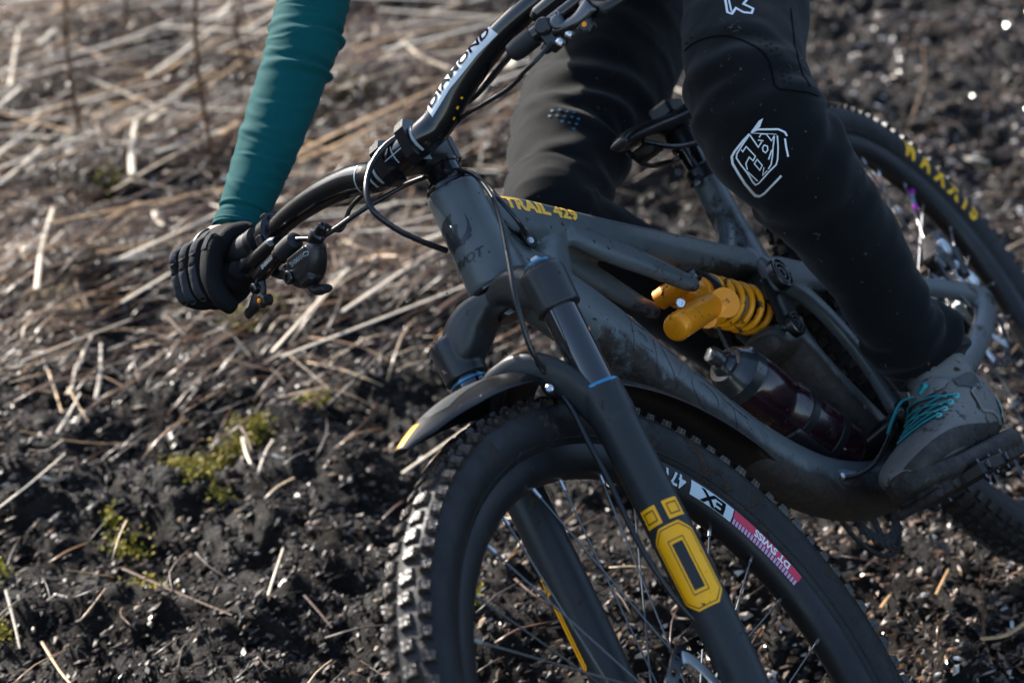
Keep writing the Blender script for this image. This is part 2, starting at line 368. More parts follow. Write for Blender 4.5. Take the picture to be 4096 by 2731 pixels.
def island_mat(name, stops, rough=(0.3, 0.6), spec=0.5, trl=0.0):
    m = bpy.data.materials.new(name); m.use_nodes = True; n = m.node_tree; b = n.nodes['Principled BSDF']; L = n.links.new
    g = n.nodes.new('ShaderNodeNewGeometry'); rp = n.nodes.new('ShaderNodeValToRGB'); L(g.outputs['Random Per Island'], rp.inputs[0]); e = rp.color_ramp.elements
    rp.color_ramp.interpolation = 'LINEAR'
    e[0].position = stops[0][0]; e[0].color = (*stops[0][1], 1); e[1].position = stops[-1][0]; e[1].color = (*stops[-1][1], 1)
    for p, c in stops[1:-1]: x = e.new(p); x.color = (*c, 1)
    tc = n.nodes.new('ShaderNodeTexCoord'); t = n.nodes.new('ShaderNodeTexNoise'); t.inputs['Scale'].default_value = 70; t.inputs['Detail'].default_value = 4; L(tc.outputs['Object'], t.inputs[0])
    mr = n.nodes.new('ShaderNodeMapRange'); L(t.outputs[0], mr.inputs[0]); mr.inputs[1].default_value = 0.3; mr.inputs[2].default_value = 0.7; mr.inputs[3].default_value = 0.55; mr.inputs[4].default_value = 1.25
    mx = n.nodes.new('ShaderNodeMix'); mx.data_type = 'RGBA'; mx.blend_type = 'MULTIPLY'; mx.inputs[0].default_value = 1; L(rp.outputs[0], mx.inputs[6]); L(mr.outputs[0], mx.inputs[7]); L(mx.outputs[2], b.inputs['Base Color'])
    w = n.nodes.new('ShaderNodeTexWhiteNoise'); w.noise_dimensions = '1D'; L(g.outputs['Random Per Island'], w.inputs['W'])
    r = n.nodes.new('ShaderNodeMapRange'); L(w.outputs[0], r.inputs[0]); r.inputs[3].default_value = rough[0]; r.inputs[4].default_value = rough[1]; L(r.outputs[0], b.inputs['Roughness'])
    b.inputs['Specular IOR Level'].default_value = spec
    return m
OCT_V = np.array([(1, 0, 0), (-1, 0, 0), (0, 1, 0), (0, -1, 0), (0, 0, 1), (0, 0, -1), (.62, .55, .45), (-.6, .5, .5)], float)
OCT_F = [(6, 2, 4), (6, 4, 0), (6, 0, 2), (7, 4, 2), (7, 1, 4), (7, 2, 1), (1, 3, 4), (3, 0, 4), (2, 0, 5), (1, 2, 5), (3, 1, 5), (0, 3, 5)]
def scatter(name, n, prob, size, aspect, flat, yaw, yaw_sd, material, lift, label, cat):
    """many uneven crumbs lying on the soil, one mesh"""
    vs_, fs = [], []; k = 0
    while k < n:
        y = 1.75 + 5.3 * rng.random() ** 1.35; x = rng.uniform(-1, 1) * (0.80 + 0.29 * (y - 2.0))
        if rng.random() > prob(x, y): continue
        L = size[0] * (size[1] / size[0]) ** rng.random(); w = L * rng.uniform(*aspect); h = w * rng.uniform(*flat)
        a = yaw + rng.normal() * yaw_sd; ti, ro = rng.normal() * 0.25, rng.normal() * 0.5
        Mx = (Matrix.Rotation(a, 3, 'Z') @ Matrix.Rotation(ti, 3, 'Y') @ Matrix.Rotation(ro, 3, 'X'))
        P = (OCT_V + rng.normal(0, 0.16, OCT_V.shape)) * (L / 2, w / 2, h / 2)
        P = P @ np.array(Mx).T + (x, y, ground_fine(x, y) + lift * h)
        o = len(vs_); vs_ += P.tolist(); fs += [(a_ + o, b_ + o, c_ + o) for a_, b_, c_ in OCT_F]; k += 1
    me = bpy.data.meshes.new(name); me.from_pydata(vs_, [], fs)
    o = link(name, me, material); tag(o, label, cat, kind='stuff'); return o
YAW = 0.95
crumb = island_mat('crumb', [(0, (0.003, 0.0024, 0.002)), (0.42, (0.008, 0.005, 0.0035)), (0.60, (0.028, 0.014, 0.007)), (0.76, (0.062, 0.038, 0.025)), (0.90, (0.13, 0.092, 0.068)), (0.97, (0.26, 0.165, 0.09)), (1, (0.40, 0.33, 0.26))], (0.32, 0.7), 0.32)  # palest stops are light bits and also sun glints put into the colour
scatter('soil_crumb_litter', 76000, lambda x, y: 1 - 0.35 * sm(y, 4.0, 5.5) * sm(-x, -0.2, 0.6), (0.005, 0.024), (0.24, 0.55), (0.45, 0.9), YAW, 0.45, crumb, 0.5, 'loose wet soil crumbs strewn over the slope', 'soil')
chip = island_mat('chip', [(0, (0.02, 0.011, 0.006)), (0.4, (0.07, 0.034, 0.015)), (0.65, (0.19, 0.10, 0.048)), (0.82, (0.30, 0.22, 0.155)), (1, (0.70, 0.66, 0.62))], (0.10, 0.5), 0.7)  # pale end: light chips, plus bright wet glints painted as colour
scatter('wood_chip_litter', 29000, lambda x, y: (0.05 + 0.9 * sm(x, 0.2, 0.7) * sm(y, 2.0, 2.5) + 0.15 * sm(y, 3.8, 5)) * (0.25 + 0.75 * sm(noise.fractal(Vector((x * 3, y * 2.4, 9)), 0.9, 2.0, 3), -0.25, 0.2)), (0.007, 0.030), (0.28, 0.6), (0.25, 0.6), YAW, 0.6, chip, 0.4, 'brown and pale wood chips strewn over the soil, the palest standing in for wet glints', 'wood chips')
# ---- thin dry grass
def blade(pts, w, n=5, rad=None, flat=0.45):
    b = MB(); P = resample(pts, 2 if n < 5 else 4); m = len(P); v = []; f = []
    for i, c in enumerate(P):
        t = P[min(i + 1, m - 1)] - P[max(i - 1, 0)]; t /= np.linalg.norm(t) + 1e-9
        a = np.cross(t, (0, 0, 1.0)); a /= np.linalg.norm(a) + 1e-9; u = np.cross(a, t)
        q = w * 0.5 * (1 - 0.35 * (i / (m - 1)))
        for k in range(n): th = 2 * math.pi * k / n; v.append(c + q * (a * math.cos(th) + flat * u * math.sin(th)))
    for i in range(m - 1):
        for k in range(n): f.append((i * n + k, i * n + (k + 1) % n, (i + 1) * n + (k + 1) % n, (i + 1) * n + k))
    f.append(tuple(range(n - 1, -1, -1))); f.append(tuple(range((m - 1) * n, m * n)))
    return v, f
def straw_prob(x, y):
    q = noise.fractal(Vector((x * 2.6, y * 2.2, 3.0)), 0.9, 2.0, 3)
    return sm(-x, -0.30, 0.55) * sm(y, 2.9, 4.2) * (0.12 + 0.88 * sm(q, -0.22, 0.16)) + 0.012
fib = MB(); k = 0
while k < 7600:
    y = 2.2 + 4.6 * rng.random(); x = rng.uniform(-1, 1) * (0.62 + 0.245 * (y - 2.0))
    if rng.random() > straw_prob(x, y): continue
    L = 0.05 * (0.5 / 0.05) ** rng.random(); a = (1.02 if rng.random() < 0.66 else rng.uniform(-1.5, 1.6)) + rng.normal() * 0.24; z0 = ground_h(x, y) + rng.uniform(0.0, 0.06); L = min(L, .10 + .3 * sm(y, 2.8, 3.8))
    d = np.array([math.cos(a), math.sin(a), rng.normal() * 0.12]) * L / 2; c = np.array([x, y, z0]); bend = np.array([rng.normal(), rng.normal(), abs(rng.normal())]) * L * 0.06
    v, f = blade([c - d, c + bend, c + d], rng.uniform(0.0018, 0.0062), n=3); fib.add(v, f); k += 1
straw_cols = [(0, (0.010, 0.004, 0.0015)), (0.42, (0.026, 0.009, 0.0028)), (0.70, (0.095, 0.036, 0.010)), (0.90, (0.24, 0.12, 0.042)), (1, (0.60, 0.46, 0.31))]
o = fib.build('dry_grass_litter', island_mat('dry_grass', straw_cols, (0.3, 0.6)), ang=None); tag(o, 'tangle of thin dry brown grass on the bank', 'dry grass', kind='stuff')
# ---- single straw stalks one can tell apart
pale = mat('straw_pale', (0.80, 0.66, 0.48), 0.42, var=0.2, vscale=30, bump=0.8, bscale=200)
tan = mat('straw_tan', (0.54, 0.32, 0.14), 0.45, var=0.3, vscale=30, bump=0.8, bscale=200)
brown = mat('straw_brown', (0.10, 0.045, 0.018), 0.5, var=0.3, vscale=30, bump=0.8, bscale=200)
def stalk(p0, p1, w, m, mid=None, lift=0.02):
    p0, p1 = np.array(p0[:2]), np.array(p1[:2]); c = (p0 + p1) / 2 + (rng.normal(0, 0.012, 2) * np.linalg.norm(p1 - p0) if mid is None else 0)
    if mid is not None: c = np.array(mid[:2])
    za, zc, zb = [ground_h(*p) + lift + w * 0.4 for p in (p0, c, p1)]; up = max(0.0, zc - (za + zb) / 2) * .8      # stiff: rests on the humps, bridges the dips
    pts = [np.array([*p0, za + up + rng.uniform(-.006, .008)]), np.array([*c, (za + zb) / 2 + up + rng.uniform(-.003, .004)]), np.array([*p1, zb + up + rng.uniform(-.006, .012)])]
    org = pts[1].copy(); v, f = blade([p - org for p in pts], w, n=7)
    b = MB(); b.add(v, f); o = b.build('straw_stalk', m, ang=50); o.location = org
    nm = {'straw_pale': 'pale bleached', 'straw_tan': 'tan', 'straw_brown': 'brown'}[m.name]
    q = (p0 + p1) / 2; dd = q[1] * .932 + .491; hx, hy = .5 + q[0] / dd * 2.088, .5 + (1.266 - .3616 * q[1]) / dd * 3.132
    where = ('in the straw at the upper left corner' if hx < .16 and hy < .22 else 'at the upper left between the edge and the sleeve' if hx < .27 and hy < .22 else 'by the left edge above the gloved hand' if hx < .1 and hy < .42 else 'left of the gloved hand' if hx < .2 and hy < .42 else 'on the soil just below the gloved hand' if hx < .3 and hy < .52 else
             'on dark soil at the lower left corner' if hx < .15 and hy > .75 else 'on soil at the left edge beside the plank' if hx < .12 else 'on dark soil left of the front tyre' if hx < .38 and hy > .5 else 'seen through the front wheel' if hx < .8 and hy > .62 else
             'on the bank between sleeve and handlebar' if hx < .5 and hy < .3 else 'on the bank behind the handlebar' if hx < .5 else 'on the chips at the lower right' if hy > .6 else 'on the bank behind the saddle and rear wheel')
    Ln = np.linalg.norm(p1 - p0); sz = 'short' if Ln < .2 else 'long' if Ln > .45 else 'mid-length'
    tag(o, f'{sz} {nm} dry straw stalk {where}', 'straw', f'{sz} {nm} straw stalks {where}'); return o
KEY = [
 ((-1.1969, 5.5136, 0.0000), (-0.9887, 6.3036, 0.0000), .016, tan), ((-1.1211, 5.3775, 0.0000), (-0.9099, 5.2625, 0.0000), .016, tan), ((-0.9056, 5.1833, 0.0000), (-0.7784, 5.6191, 0.0000), .016, pale), ((-0.8061, 5.6361, 0.0000), (-0.7731, 5.8629, 0.0000), .020, pale), ((-0.9567, 6.3141, 0.0000), (-0.8074, 6.1468, 0.0000), .024, pale),
 ((-0.9704, 4.8202, 0.0000), (-0.8038, 5.1374, 0.0000), .014, tan), ((-0.8053, 4.5968, 0.0000), (-0.8042, 4.8742, 0.0000), .016, pale), ((-0.8014, 4.4986, 0.0000), (-0.7471, 4.7947, 0.0000), .012, pale), ((-0.8805, 4.7257, 0.0000), (-0.8523, 4.9449, 0.0000), .018, pale), ((-0.7648, 4.4041, 0.0000), (-0.6355, 4.7257, 0.0000), .013, pale), ((-0.7939, 4.2904, 0.0000), (-0.8399, 4.6344, 0.0000), .018, pale),
 ((-1.0608, 4.2253, 0.0000), (-1.0215, 4.4873, 0.0000), .014, pale), ((-1.0989, 4.3483, 0.0000), (-1.0563, 4.6225, 0.0000), .012, pale), ((-0.8736, 4.0092, 0.0000), (-0.7702, 4.2253, 0.0000), .012, tan), ((-0.7174, 4.0987, 0.0000), (-0.6813, 3.9863, 0.0000), .016, pale), ((-1.1903, 4.8053, 0.0000), (-1.1580, 4.9160, 0.0000), .014, pale), ((-1.2215, 5.4090, 0.0000), (-1.1932, 5.4945, 0.0000), .020, pale),
 ((-0.9506, 3.7318, 0.0000), (-0.8789, 3.9802, 0.0000), .011, tan), ((-0.9236, 3.6106, 0.0000), (-0.8526, 3.8604, 0.0000), .012, tan), ((-0.8223, 3.7550, 0.0000), (-0.6479, 3.9291, 0.0000), .010, tan), ((-0.7319, 3.5675, 0.0000), (-0.6849, 3.7277, 0.0000), .008, tan), ((-0.8089, 3.4672, 0.0000), (-0.8044, 3.6286, 0.0000), .009, pale), ((-0.8764, 3.5587, 0.0000), (-0.8635, 3.7142, 0.0000), .008, tan),
 ((-0.7332, 3.3345, 0.0000), (-0.7318, 3.4839, 0.0000), .011, pale), ((-0.7204, 3.1948, 0.0000), (-0.7332, 3.3345, 0.0000), .011, pale), ((-0.7182, 3.2000, 0.0000), (-0.6720, 3.1127, 0.0000), .007, tan), ((-0.6881, 3.2601, 0.0000), (-0.7097, 3.4434, 0.0000), .012, pale), ((-0.8536, 3.2970, 0.0000), (-0.7679, 3.3808, 0.0000), .010, pale), ((-0.7730, 3.3046, 0.0000), (-0.7152, 3.1266, 0.0000), .007, tan), ((-0.7142, 3.0793, 0.0000), (-0.6970, 3.1886, 0.0000), .008, pale),
 ((-0.7510, 3.0013, 0.0000), (-0.5923, 3.0861, 0.0000), .008, tan), ((-0.7173, 2.9026, 0.0000), (-0.6880, 3.0013, 0.0000), .005, pale), ((-0.8972, 3.4924, 0.0000), (-0.8167, 3.5675, 0.0000), .010, tan), ((-0.7901, 3.5094, 0.0000), (-0.5808, 3.5500, 0.0000), .008, tan), ((-0.6597, 3.4600, 0.0000), (-0.5607, 3.5587, 0.0000), .009, tan), ((-0.5297, 3.2314, 0.0000), (-0.4685, 3.3491, 0.0000), .006, tan), ((-0.2934, 3.8218, 0.0000), (-0.2110, 3.7183, 0.0000), .014, tan),
 ((-0.4179, 3.0399, 0.0000), (-0.3891, 2.9026, 0.0000), .010, pale), ((-0.3790, 2.9026, 0.0000), (-0.3672, 3.0078, 0.0000), .007, pale), ((-0.7394, 2.7854, 0.0000), (-0.6647, 2.9070, 0.0000), .006, pale), ((-0.5230, 2.5669, 0.0000), (-0.3631, 2.4584, 0.0000), .010, brown), ((-0.6124, 2.4538, 0.0000), (-0.5350, 2.3253, 0.0000), .007, tan), ((-0.6762, 2.5428, 0.0000), (-0.6400, 2.4491, 0.0000), .007, pale), ((-0.3225, 2.5141, 0.0000), (-0.3145, 2.6365, 0.0000), .007, pale), ((-0.2785, 2.5520, 0.0000), (-0.2372, 2.4908, 0.0000), .007, brown), ((-0.6036, 2.5914, 0.0000), (-0.5454, 2.6164, 0.0000), .004, tan),
 ((0.5908, 2.3686, 0.0000), (0.6721, 2.4491, 0.0000), .014, tan), ((0.5613, 2.5169, 0.0000), (0.5942, 2.6024, 0.0000), .008, tan), ((0.4840, 2.4894, 0.0000), (0.5062, 2.5449, 0.0000), .009, tan), ((-0.0108, 4.9697, 0.0000), (0.0174, 5.3827, 0.0000), .030, pale), ((-0.0858, 4.7947, 0.0000), (-0.0529, 4.9924, 0.0000), .022, pale), ((0.9735, 4.4023, 0.0000), (1.0259, 4.4481, 0.0000), .026, pale), ((-0.4714, 5.2549, 0.0000), (-0.4451, 5.4090, 0.0000), .018, pale), ((-0.1160, 5.1326, 0.0000), (-0.0370, 5.3309, 0.0000), .014, tan),
 ((-0.0174, 2.8052, 0.0000), (0.0366, 2.7642, 0.0000), .008, tan), ((-0.0354, 2.7887, 0.0000), (0.0150, 2.7480, 0.0000), .006, pale)]
for p0, p1, w, m in KEY: stalk(p0, p1, w * (.6 + .25 * sm(p0[1], 3.2, 4.6)), m, lift=.008 + .05 * sm(p0[1], 3.3, 4.0))
k = 0
while k < 215:
    y = 3.0 + 3.6 * rng.random(); x = rng.uniform(-1, 1) * (0.62 + 0.245 * (y - 2.0))
    if rng.random() > straw_prob(x, y) * (0.25 + 0.75 * sm(y, 3.2, 4.6)) * (1 - sm(x, .35, .6)): continue
    a = (1.02 + rng.normal() * 0.2) if rng.random() < 0.66 else rng.uniform(-0.3, 2.6); L = rng.uniform(0.12, 0.65); d = np.array([math.cos(a), math.sin(a)]) * L / 2
    m = [pale, tan, brown][int(rng.choice(3, p=(0.52, 0.34, 0.14)))]
    stalk(np.array([x, y]) - d, np.array([x, y]) + d, rng.uniform(0.006, 0.0145) * (0.5 + 0.5 * sm(y, 3, 4.5)), m, lift=rng.uniform(0.01, 0.10)); k += 1
# upright dead stems at the left edge
for i in range(10):
    p = np.array([-1.35 + 0.08 * i + rng.normal() * 0.05, 5.0 + rng.normal() * 0.4]); z = ground_h(*p); h = rng.uniform(0.35, 0.7)
    v, f = blade([(0, 0, 0), (rng.normal() * .03, rng.normal() * .03, h / 2), (rng.normal() * .08, rng.normal() * .08, h)], rng.uniform(0.006, 0.012), n=6, flat=1)
    b = MB(); b.add(v, f); o = b.build('dead_stem', brown); o.location = (*p, z); tag(o, 'thin brown dead stem standing upright in the straw at the upper left', 'dead stem', 'upright dead stems')
# broken piece of plank
p0, p1 = V((-0.8890, 3.5965, 0.0000)), V((-0.7727, 3.6480, 0.0000)); d = (p1 - p0) / 2; c = (p0 + p1) / 2 + Vector((0, 0, ground_h(*((p0 + p1) / 2)[:2]) + 0.03)); n_ = Vector((-d.y, d.x, 0)).normalized()
b = MB(); b.box((0, 0, 0), d, n_ * 0.045 + Vector((0, 0, 0.012)), Vector((0, 0, 0.011)), 0.004)
o = b.build('wood_plank', mat('plank', (0.30, 0.19, 0.09), 0.6, var=0.3, vscale=25, bump=1.0, bscale=90), ang=30); o.location = c; tag(o, 'short splintered tan plank lying in the straw below the gloved hand', 'plank')
# moss
moss = MB()
for (gxy, rad, n) in [((-0.4075, 3.0745, 0.0000), .035, 240), ((-0.4353, 3.0456, 0.0000), .035, 260), ((-0.4616, 3.0078, 0.0000), .03, 220), ((-0.4898, 2.9617, 0.0000), .035, 240), ((-0.4973, 2.9346, 0.0000), .02, 120), ((-0.4678, 2.9123, 0.0000), .03, 140), ((-0.4830, 3.6029, 0.0000), .05, 260), ((-0.4419, 3.6611, 0.0000), .03, 100), ((-0.3980, 5.1087, 0.0000), .09, 320), ((-0.4617, 5.0616, 0.0000), .06, 140), ((-0.3092, 3.2156, 0.0000), .025, 100), ((-0.3269, 3.1844, 0.0000), .02, 80), ((-0.0516, 2.4692, 0.0000), .015, 70), ((-0.0642, 2.4491, 0.0000), .012, 50), ((-0.5855, 2.8135, 0.0000), .014, 60), ((-0.5503, 2.7561, 0.0000), .035, 150), ((-0.5135, 2.6395, 0.0000), .03, 140), ((-0.1422, 4.0016, -0.0000), .03, 60), ((-0.7084, 2.6545, 0.0000), .02, 60), ((-0.6733, 2.4894, 0.0000), .015, 50), ((-0.4323, 2.8687, 0.0000), .02, 70), ((-0.8538, 4.3751, 0.0000), .05, 90), ((-0.7680, 4.0247, 0.0000), .05, 90), ((-0.8746, 3.5712, 0.0000), .03, 70), ((-0.4287, 4.1115, -0.0000), .05, 120)]:
    for i in range(int(n * 1.3)):
        x, y = gxy[0] + rng.normal() * rad * .45, gxy[1] + rng.normal() * rad * 0.5; z = ground_fine(x, y) + rng.uniform(0.002, 0.022)
        a = rng.uniform(0, 6.28); q = rng.uniform(0.003, 0.0065); d = np.array([math.cos(a), math.sin(a), rng.uniform(0.1, 1.2)]); d /= np.linalg.norm(d); s_ = np.cross(d, (0, 0, 1.0)); s_ /= np.linalg.norm(s_); c = np.array([x, y, z])
        moss.add([c - d * q, c + s_ * q * .4, c + d * q, c - s_ * q * .4 + np.array([0, 0, .002])], [(0, 1, 2), (0, 2, 3)])
o = moss.build('moss', island_mat('moss', [(0, (0.14, 0.11, 0.005)), (0.5, (0.34, 0.26, 0.006)), (1, (0.52, 0.42, 0.012))], (0.5, 0.8)), smooth=False); tag(o, 'small yellow green moss tufts dotting the dark soil', 'moss', kind='stuff')

# ================================================================== mountain bike
bike = bpy.data.objects.new('mountain_bike', None); COL.objects.link(bike); bike.matrix_world = POSE
tag(bike, 'dark grey full suspension mountain bike with yellow coil shock, leaning into a turn', 'bicycle')
Y = (0, 1, 0)
sT, sB = HT, HB
# ---- front triangle: one fused carbon shell
b = MB()
def along(c): return HB + AS * c
b.lathe(HB, AS, [(0.0, .0330), (.004, .0335), (.03, .0315), (.07, .0300), (.1, .0295), (.113, .0298), (.117, .0290)], n=36)
b.loft([(.455, 0, .560, .022, .030), (.405, 0, .546, .021, .028), (.34, 0, .512, .021, .025), (.25, 0, .462, .021, .022), (.157, 0, .411, .021, .020), (.05, 0, .351, .021, .020), (-.03, 0, .308, .019, .020), (-.05, 0, .296, .016, .016)], n=24, exp=2.9)
b.loft([(.482, 0, .525, .026, .034), (.438, 0, .465, .029, .036), (.392, 0, .39, .030, .035), (.345, 0, .29, .030, .034), (.285, 0, .18, .030, .034), (.20, 0, .085, .031, .033), (.09, 0, .02, .036, .032), (0, 0, 0, .040, .030)], n=24, exp=2.8)
b.loft([(-.088, 0, .438, .0185, .0185), (-.06, 0, .372, .019, .020), (-.03, 0, .300, .022, .026), (.01, 0, .245, .027, .024), (.032, 0, .19, .032, .024), (.028, 0, .12, .036, .026), (.01, 0, .04, .038, .030), (0, 0, 0, .040, .032)], n=22, exp=2.5)
b.loft([(.03, 0, .335, .014, .012), (-.03, 0, .36, .012, .012), (-.066, 0, .395, .013, .010)], n=14)                   # gusset behind the seat tube
b.loft([(.36, 0, .50, .018, .024), (.41, 0, .475, .022, .03), (.45, 0, .50, .022, .03)], n=16)                          # web behind the head tube
for sg in (1, -1):
    b.loft([(.335, .014 * sg, .497, .008, .016), (.295, .020 * sg, .452, .0095, .017), (.250, .026 * sg, .408, .009, .015), (.215, .029 * sg, .372, .008, .012), (.196, .030 * sg, .358, .0075, .011)], n=16, exp=2.4)
b.loft([(.03, 0, .215, .030, .022), (.07, 0, .232, .028, .020), (.088, 0, .235, .026, .017)], n=18, exp=2.6)              # link mount in front of the seat tube
b.lathe((0, -.046, 0), Y, [(0, .026), (.006, .029), (.086, .029), (.092, .026)], n=32)
frame = b.build('frame', M_['frame'], bike); blend(frame, 0.0026, 7, 0.5); fbvh = bvh_of(frame)
# ---- rear triangle
b = MB()
for sg in (1, -1):
    y = sg
    b.loft([(.050, .046 * y, .300, .010, .024), (.015, .047 * y, .285, .010, .024), (-.03, .048 * y, .262, .010, .021), (-.10, .050 * y, .230, .010, .019), (-.22, .058 * y, .165, .009, .015), (-.33, .066 * y, .105, .009, .014), (-.41, .071 * y, .058, .009, .017), (-.44, .072 * y, .032, .009, .020)], n=16, exp=2.8)
    b.loft([(.03, .046 * y, .285, .009, .016), (0, .047 * y, .245, .009, .013), (-.012, .050 * y, .19, .009, .012), (-.004, .055 * y, .13, .009, .012), (.018, .060 * y, .078, .011, .016), (.022, .060 * y, .045, .011, .018)], n=16, exp=2.6)
    b.loft([(.022, .060 * y, .055, .011, .018), (-.05, .063 * y, .035, .010, .016), (-.15, .068 * y, .022, .009, .016), (-.27, .072 * y, .018, .009, .017), (-.37, .073 * y, .022, .009, .018), (-.43, .072 * y, .034, .009, .022), (-.456, .071 * y, .038, .008, .014)], n=16, exp=2.8)
b.loft([(-.075, -.05, .246, .013, .02), (-.075, 0, .250, .013, .02), (-.075, .05, .246, .013, .02)], lat=(1, 0, 0), n=14, exp=3)
swing = b.build('rear_triangle', M_['swingarm'], bike); blend(swing, 0.0026, 5, 0.5)
# ---- pivot caps and links
def cap(c, r, parent, name='pivot_cap', sg=1):
    c = V(c)
    b = MB(); b.lathe(c, (0, sg, 0), [(-.006, r), (.003, r), (.0045, r * .93), (.0046, r * .86), (.002, r * .82), (.002, r * .70), (.0042, r * .68), (.0042, r * .56), (.001, r * .54), (.001, r * .40), (.0035, r * .38), (.0035, r * .24), (0, r * .2), (-.003, r * .2)], n=32)
    return b.build(name, M_['dark_steel'], parent, ang=30)
cap((.043, .056, .291), .0205, bike); cap((.043, -.056, .291), .0205, bike, sg=-1)
cap((.076, .046, .236), .0155, bike); cap((.036, .074, .066), .0165, bike); cap((.036, -.074, .066), .0165, bike, sg=-1)
for sg in (1, -1):
    b = MB(); b.loft([(.078, .038 * sg, .236, .006, .019), (.066, .039 * sg, .262, .006, .014), (.048, .040 * sg, .290, .006, .018)], n=14, exp=2.5); b.build('upper_link', M_['black_satin'], bike)
    b = MB(); b.loft([(.055, .030 * sg, .284, .006, .012), (.035, .024 * sg, .268, .005, .011), (.016, .016 * sg, .252, .005, .012)], n=12); b.build('shock_clevis', M_['black_satin'], bike)
b = MB(); b.loft([(.036, -.05, .062, .018, .014), (.036, 0, .055, .018, .014), (.036, .058, .062, .018, .014)], lat=(1, 0, 0), n=14); b.build('lower_link', M_['black_satin'], bike)
# ---- coil shock
sa, sb = V(.188, 0, .364), V(.014, 0, .252); sd = (sb - sa).normalized(); sup = V(0, 1, 0).cross(sd).normalized(); SLEN = (sb - sa).length
if sup.z < 0: sup = -sup
def SH(a, y, u): return sa + sd * a + V(0, 1, 0) * y + sup * u
shock = MB().lathe(SH(0, -.022, 0), Y, [(0, .010), (.001, .0125), (.043, .0125), (.044, .010)], n=24).lathe(sa, sd, [(.004, .013), (.012, .019), (.040, .0205), (.044, .0205), (.046, .024), (.050, .024)], n=32).build('shock_body', M_['gold_metal'], bike, ang=35)
MB().lathe(sa, sd, [(.050, .0285), (.053, .030), (.060, .030), (.062, .0275)], n=32).build('preload_collar', M_['black_satin'], shock)
MB().lathe(sa, sd, [(.060, .018), (.125, .018), (.126, .0065), (.19, .0065)], n=28).build('damper_shaft', M_['black_matte'], shock)
MB().lathe(sa, sd, [(.172, .030), (.178, .030), (.180, .024), (.186, .012), (SLEN, .011)], n=28).build('spring_seat', M_['black_satin'], shock)
MB().lathe(sa, sd, [(.128, .014), (.132, .0165), (.146, .0165), (.150, .012)], n=24).build('bump_stop', mat('bumper', (0.42, 0.40, 0.33), 0.6), shock)
pts = []; turns = 5.1; L0, L1 = .064, .170
for i in range(int(turns * 22) + 1):
    q = i / (turns * 22); th = q * turns * 2 * math.pi; e = min(1, q * turns / 0.7, (1 - q) * turns / 0.7)
    pts.append(SH(L0 + (L1 - L0) * q, .0265 * math.cos(th), .0265 * math.sin(th)))
MB().tube(pts, .0043, n=10, sub=1).build('coil_spring', M_['gold_paint'], shock)
# reservoir on the left, below the eyelet
ra, rb = V((0.3009, 0.0300, 0.3409)), V((0.2101, 0.0340, 0.3285)); rd = (rb - ra).normalized(); RL = (rb - ra).length
res = MB().lathe(ra, rd, [(-.004, .012), (-.0025, .0142), (.001, .0158), (.003, .0158), (.0034, .0152), (.0046, .0152), (.005, .0158), (RL, .0158), (RL + .002, .0152)], n=32).build('reservoir', M_['gold_metal'], shock, ang=35)
bz = V((0.2063, 0.0360, 0.3202)); n_ = V(0.80, 0.58, 0.10).normalized(); ux = n_.cross(V(0, 0, 1)).normalized(); uy = ux.cross(n_) * -1
def pl(x, y, z=0): return bz + ux * x + uy * y + n_ * z
lob = [(math.cos(t) * .0165 - .013, math.sin(t) * .018) for t in np.linspace(0.55, 5.73, 16)] + [(math.cos(t) * .012 + .014, math.sin(t) * .013) for t in np.linspace(-2.5, 2.5, 12)]
MB().prism([pl(x, y, -.004) for x, y in lob], n_ * .008).build('reservoir_bridge', M_['gold_metal'], shock, ang=30)
MB().loft([(*(bz - n_ * .02), .016, .013), (*(bz - n_ * .003), .022, .014)], lat=ux, n=16).build('piggyback_neck', M_['gold_metal'], shock)
decal('lettering', text2d('22.5', .007, .002, bold=.0002), lambda u, v: pl(u * 1.0 + .014, v, .0047), M_['brown_print'], shock)
decal('lettering', text2d('S 22', .0075, .002, bold=.0002), lambda u, v: pl(u - .012, v, .0047), M_['brown_print'], shock)
MB().lathe(SH(0, .030, 0), Y, [(0, .0085), (.006, .0085), (.009, .007), (.009, .0035), (.005, .003)], n=20).build('shock_bolt', M_['dark_steel'], shock)
MB().lathe((0.2760, 0.0400, 0.3573), (0.8, .58, .1), [(-.004, .0055), (.002, .0055), (.003, .0045), (.003, .0025), (.0005, .0022)], n=16).build('adjuster_bolt', M_['steel'], shock)
# ---- headset, steerer and stem
b = MB(); b.lathe(HB, AS, [(.117, .0275), (.121, .0275), (.124, .024), (.127, .0235), (.128, .019), (.142, .0185), (.143, .0205), (.146, .0205)], n=32); b.build('headset_cover', M_['black_gloss'], bike, ang=30)
MB().lathe(HB, AS, [(-.004, .030), (-.003, .0335), (-.0005, .0335)], n=32).build('crown_race', M_['black_gloss'], bike)
stem = MB()
stem.loft([S3r(-.004, 0, .162, .0195, .018), S3r(.022, 0, .161, .021, .0175), S3r(.046, 0, .161, .027, .019)], lat=AL, n=16, exp=4.5)
stem.lathe(S3(0, 0, .143), AS, [(0, .0185), (.002, .0195), (.036, .0195), (.039, .0165)], n=28)
stem.box(S3(-.019, 0, .162), AF * .007, AL * .013, AS * .016, .003)
stem = stem.build('stem', M_['black_satin'], bike, ang=35)
for l0_ in (-.0195, .0195):
    p = MB(); p.prism([S3(.046 + x, l0_ - .0065, .1605 + z) for x, z in ((0, .024), (.016, .024), (.0225, .015), (.0225, -.015), (.016, -.024), (0, -.024))], AL * .013); p.build('stem_faceplate', M_['black_gloss'], stem, ang=25)
    for z in (.019, -.019): MB().lathe(S3(.058, l0_, .1605 + z), AF, [(-.004, .0036), (.004, .0036), (.0045, .0028), (.0045, .0016), (.002, .0015)], n=14).build('stem_bolt', M_['dark_steel'], stem)
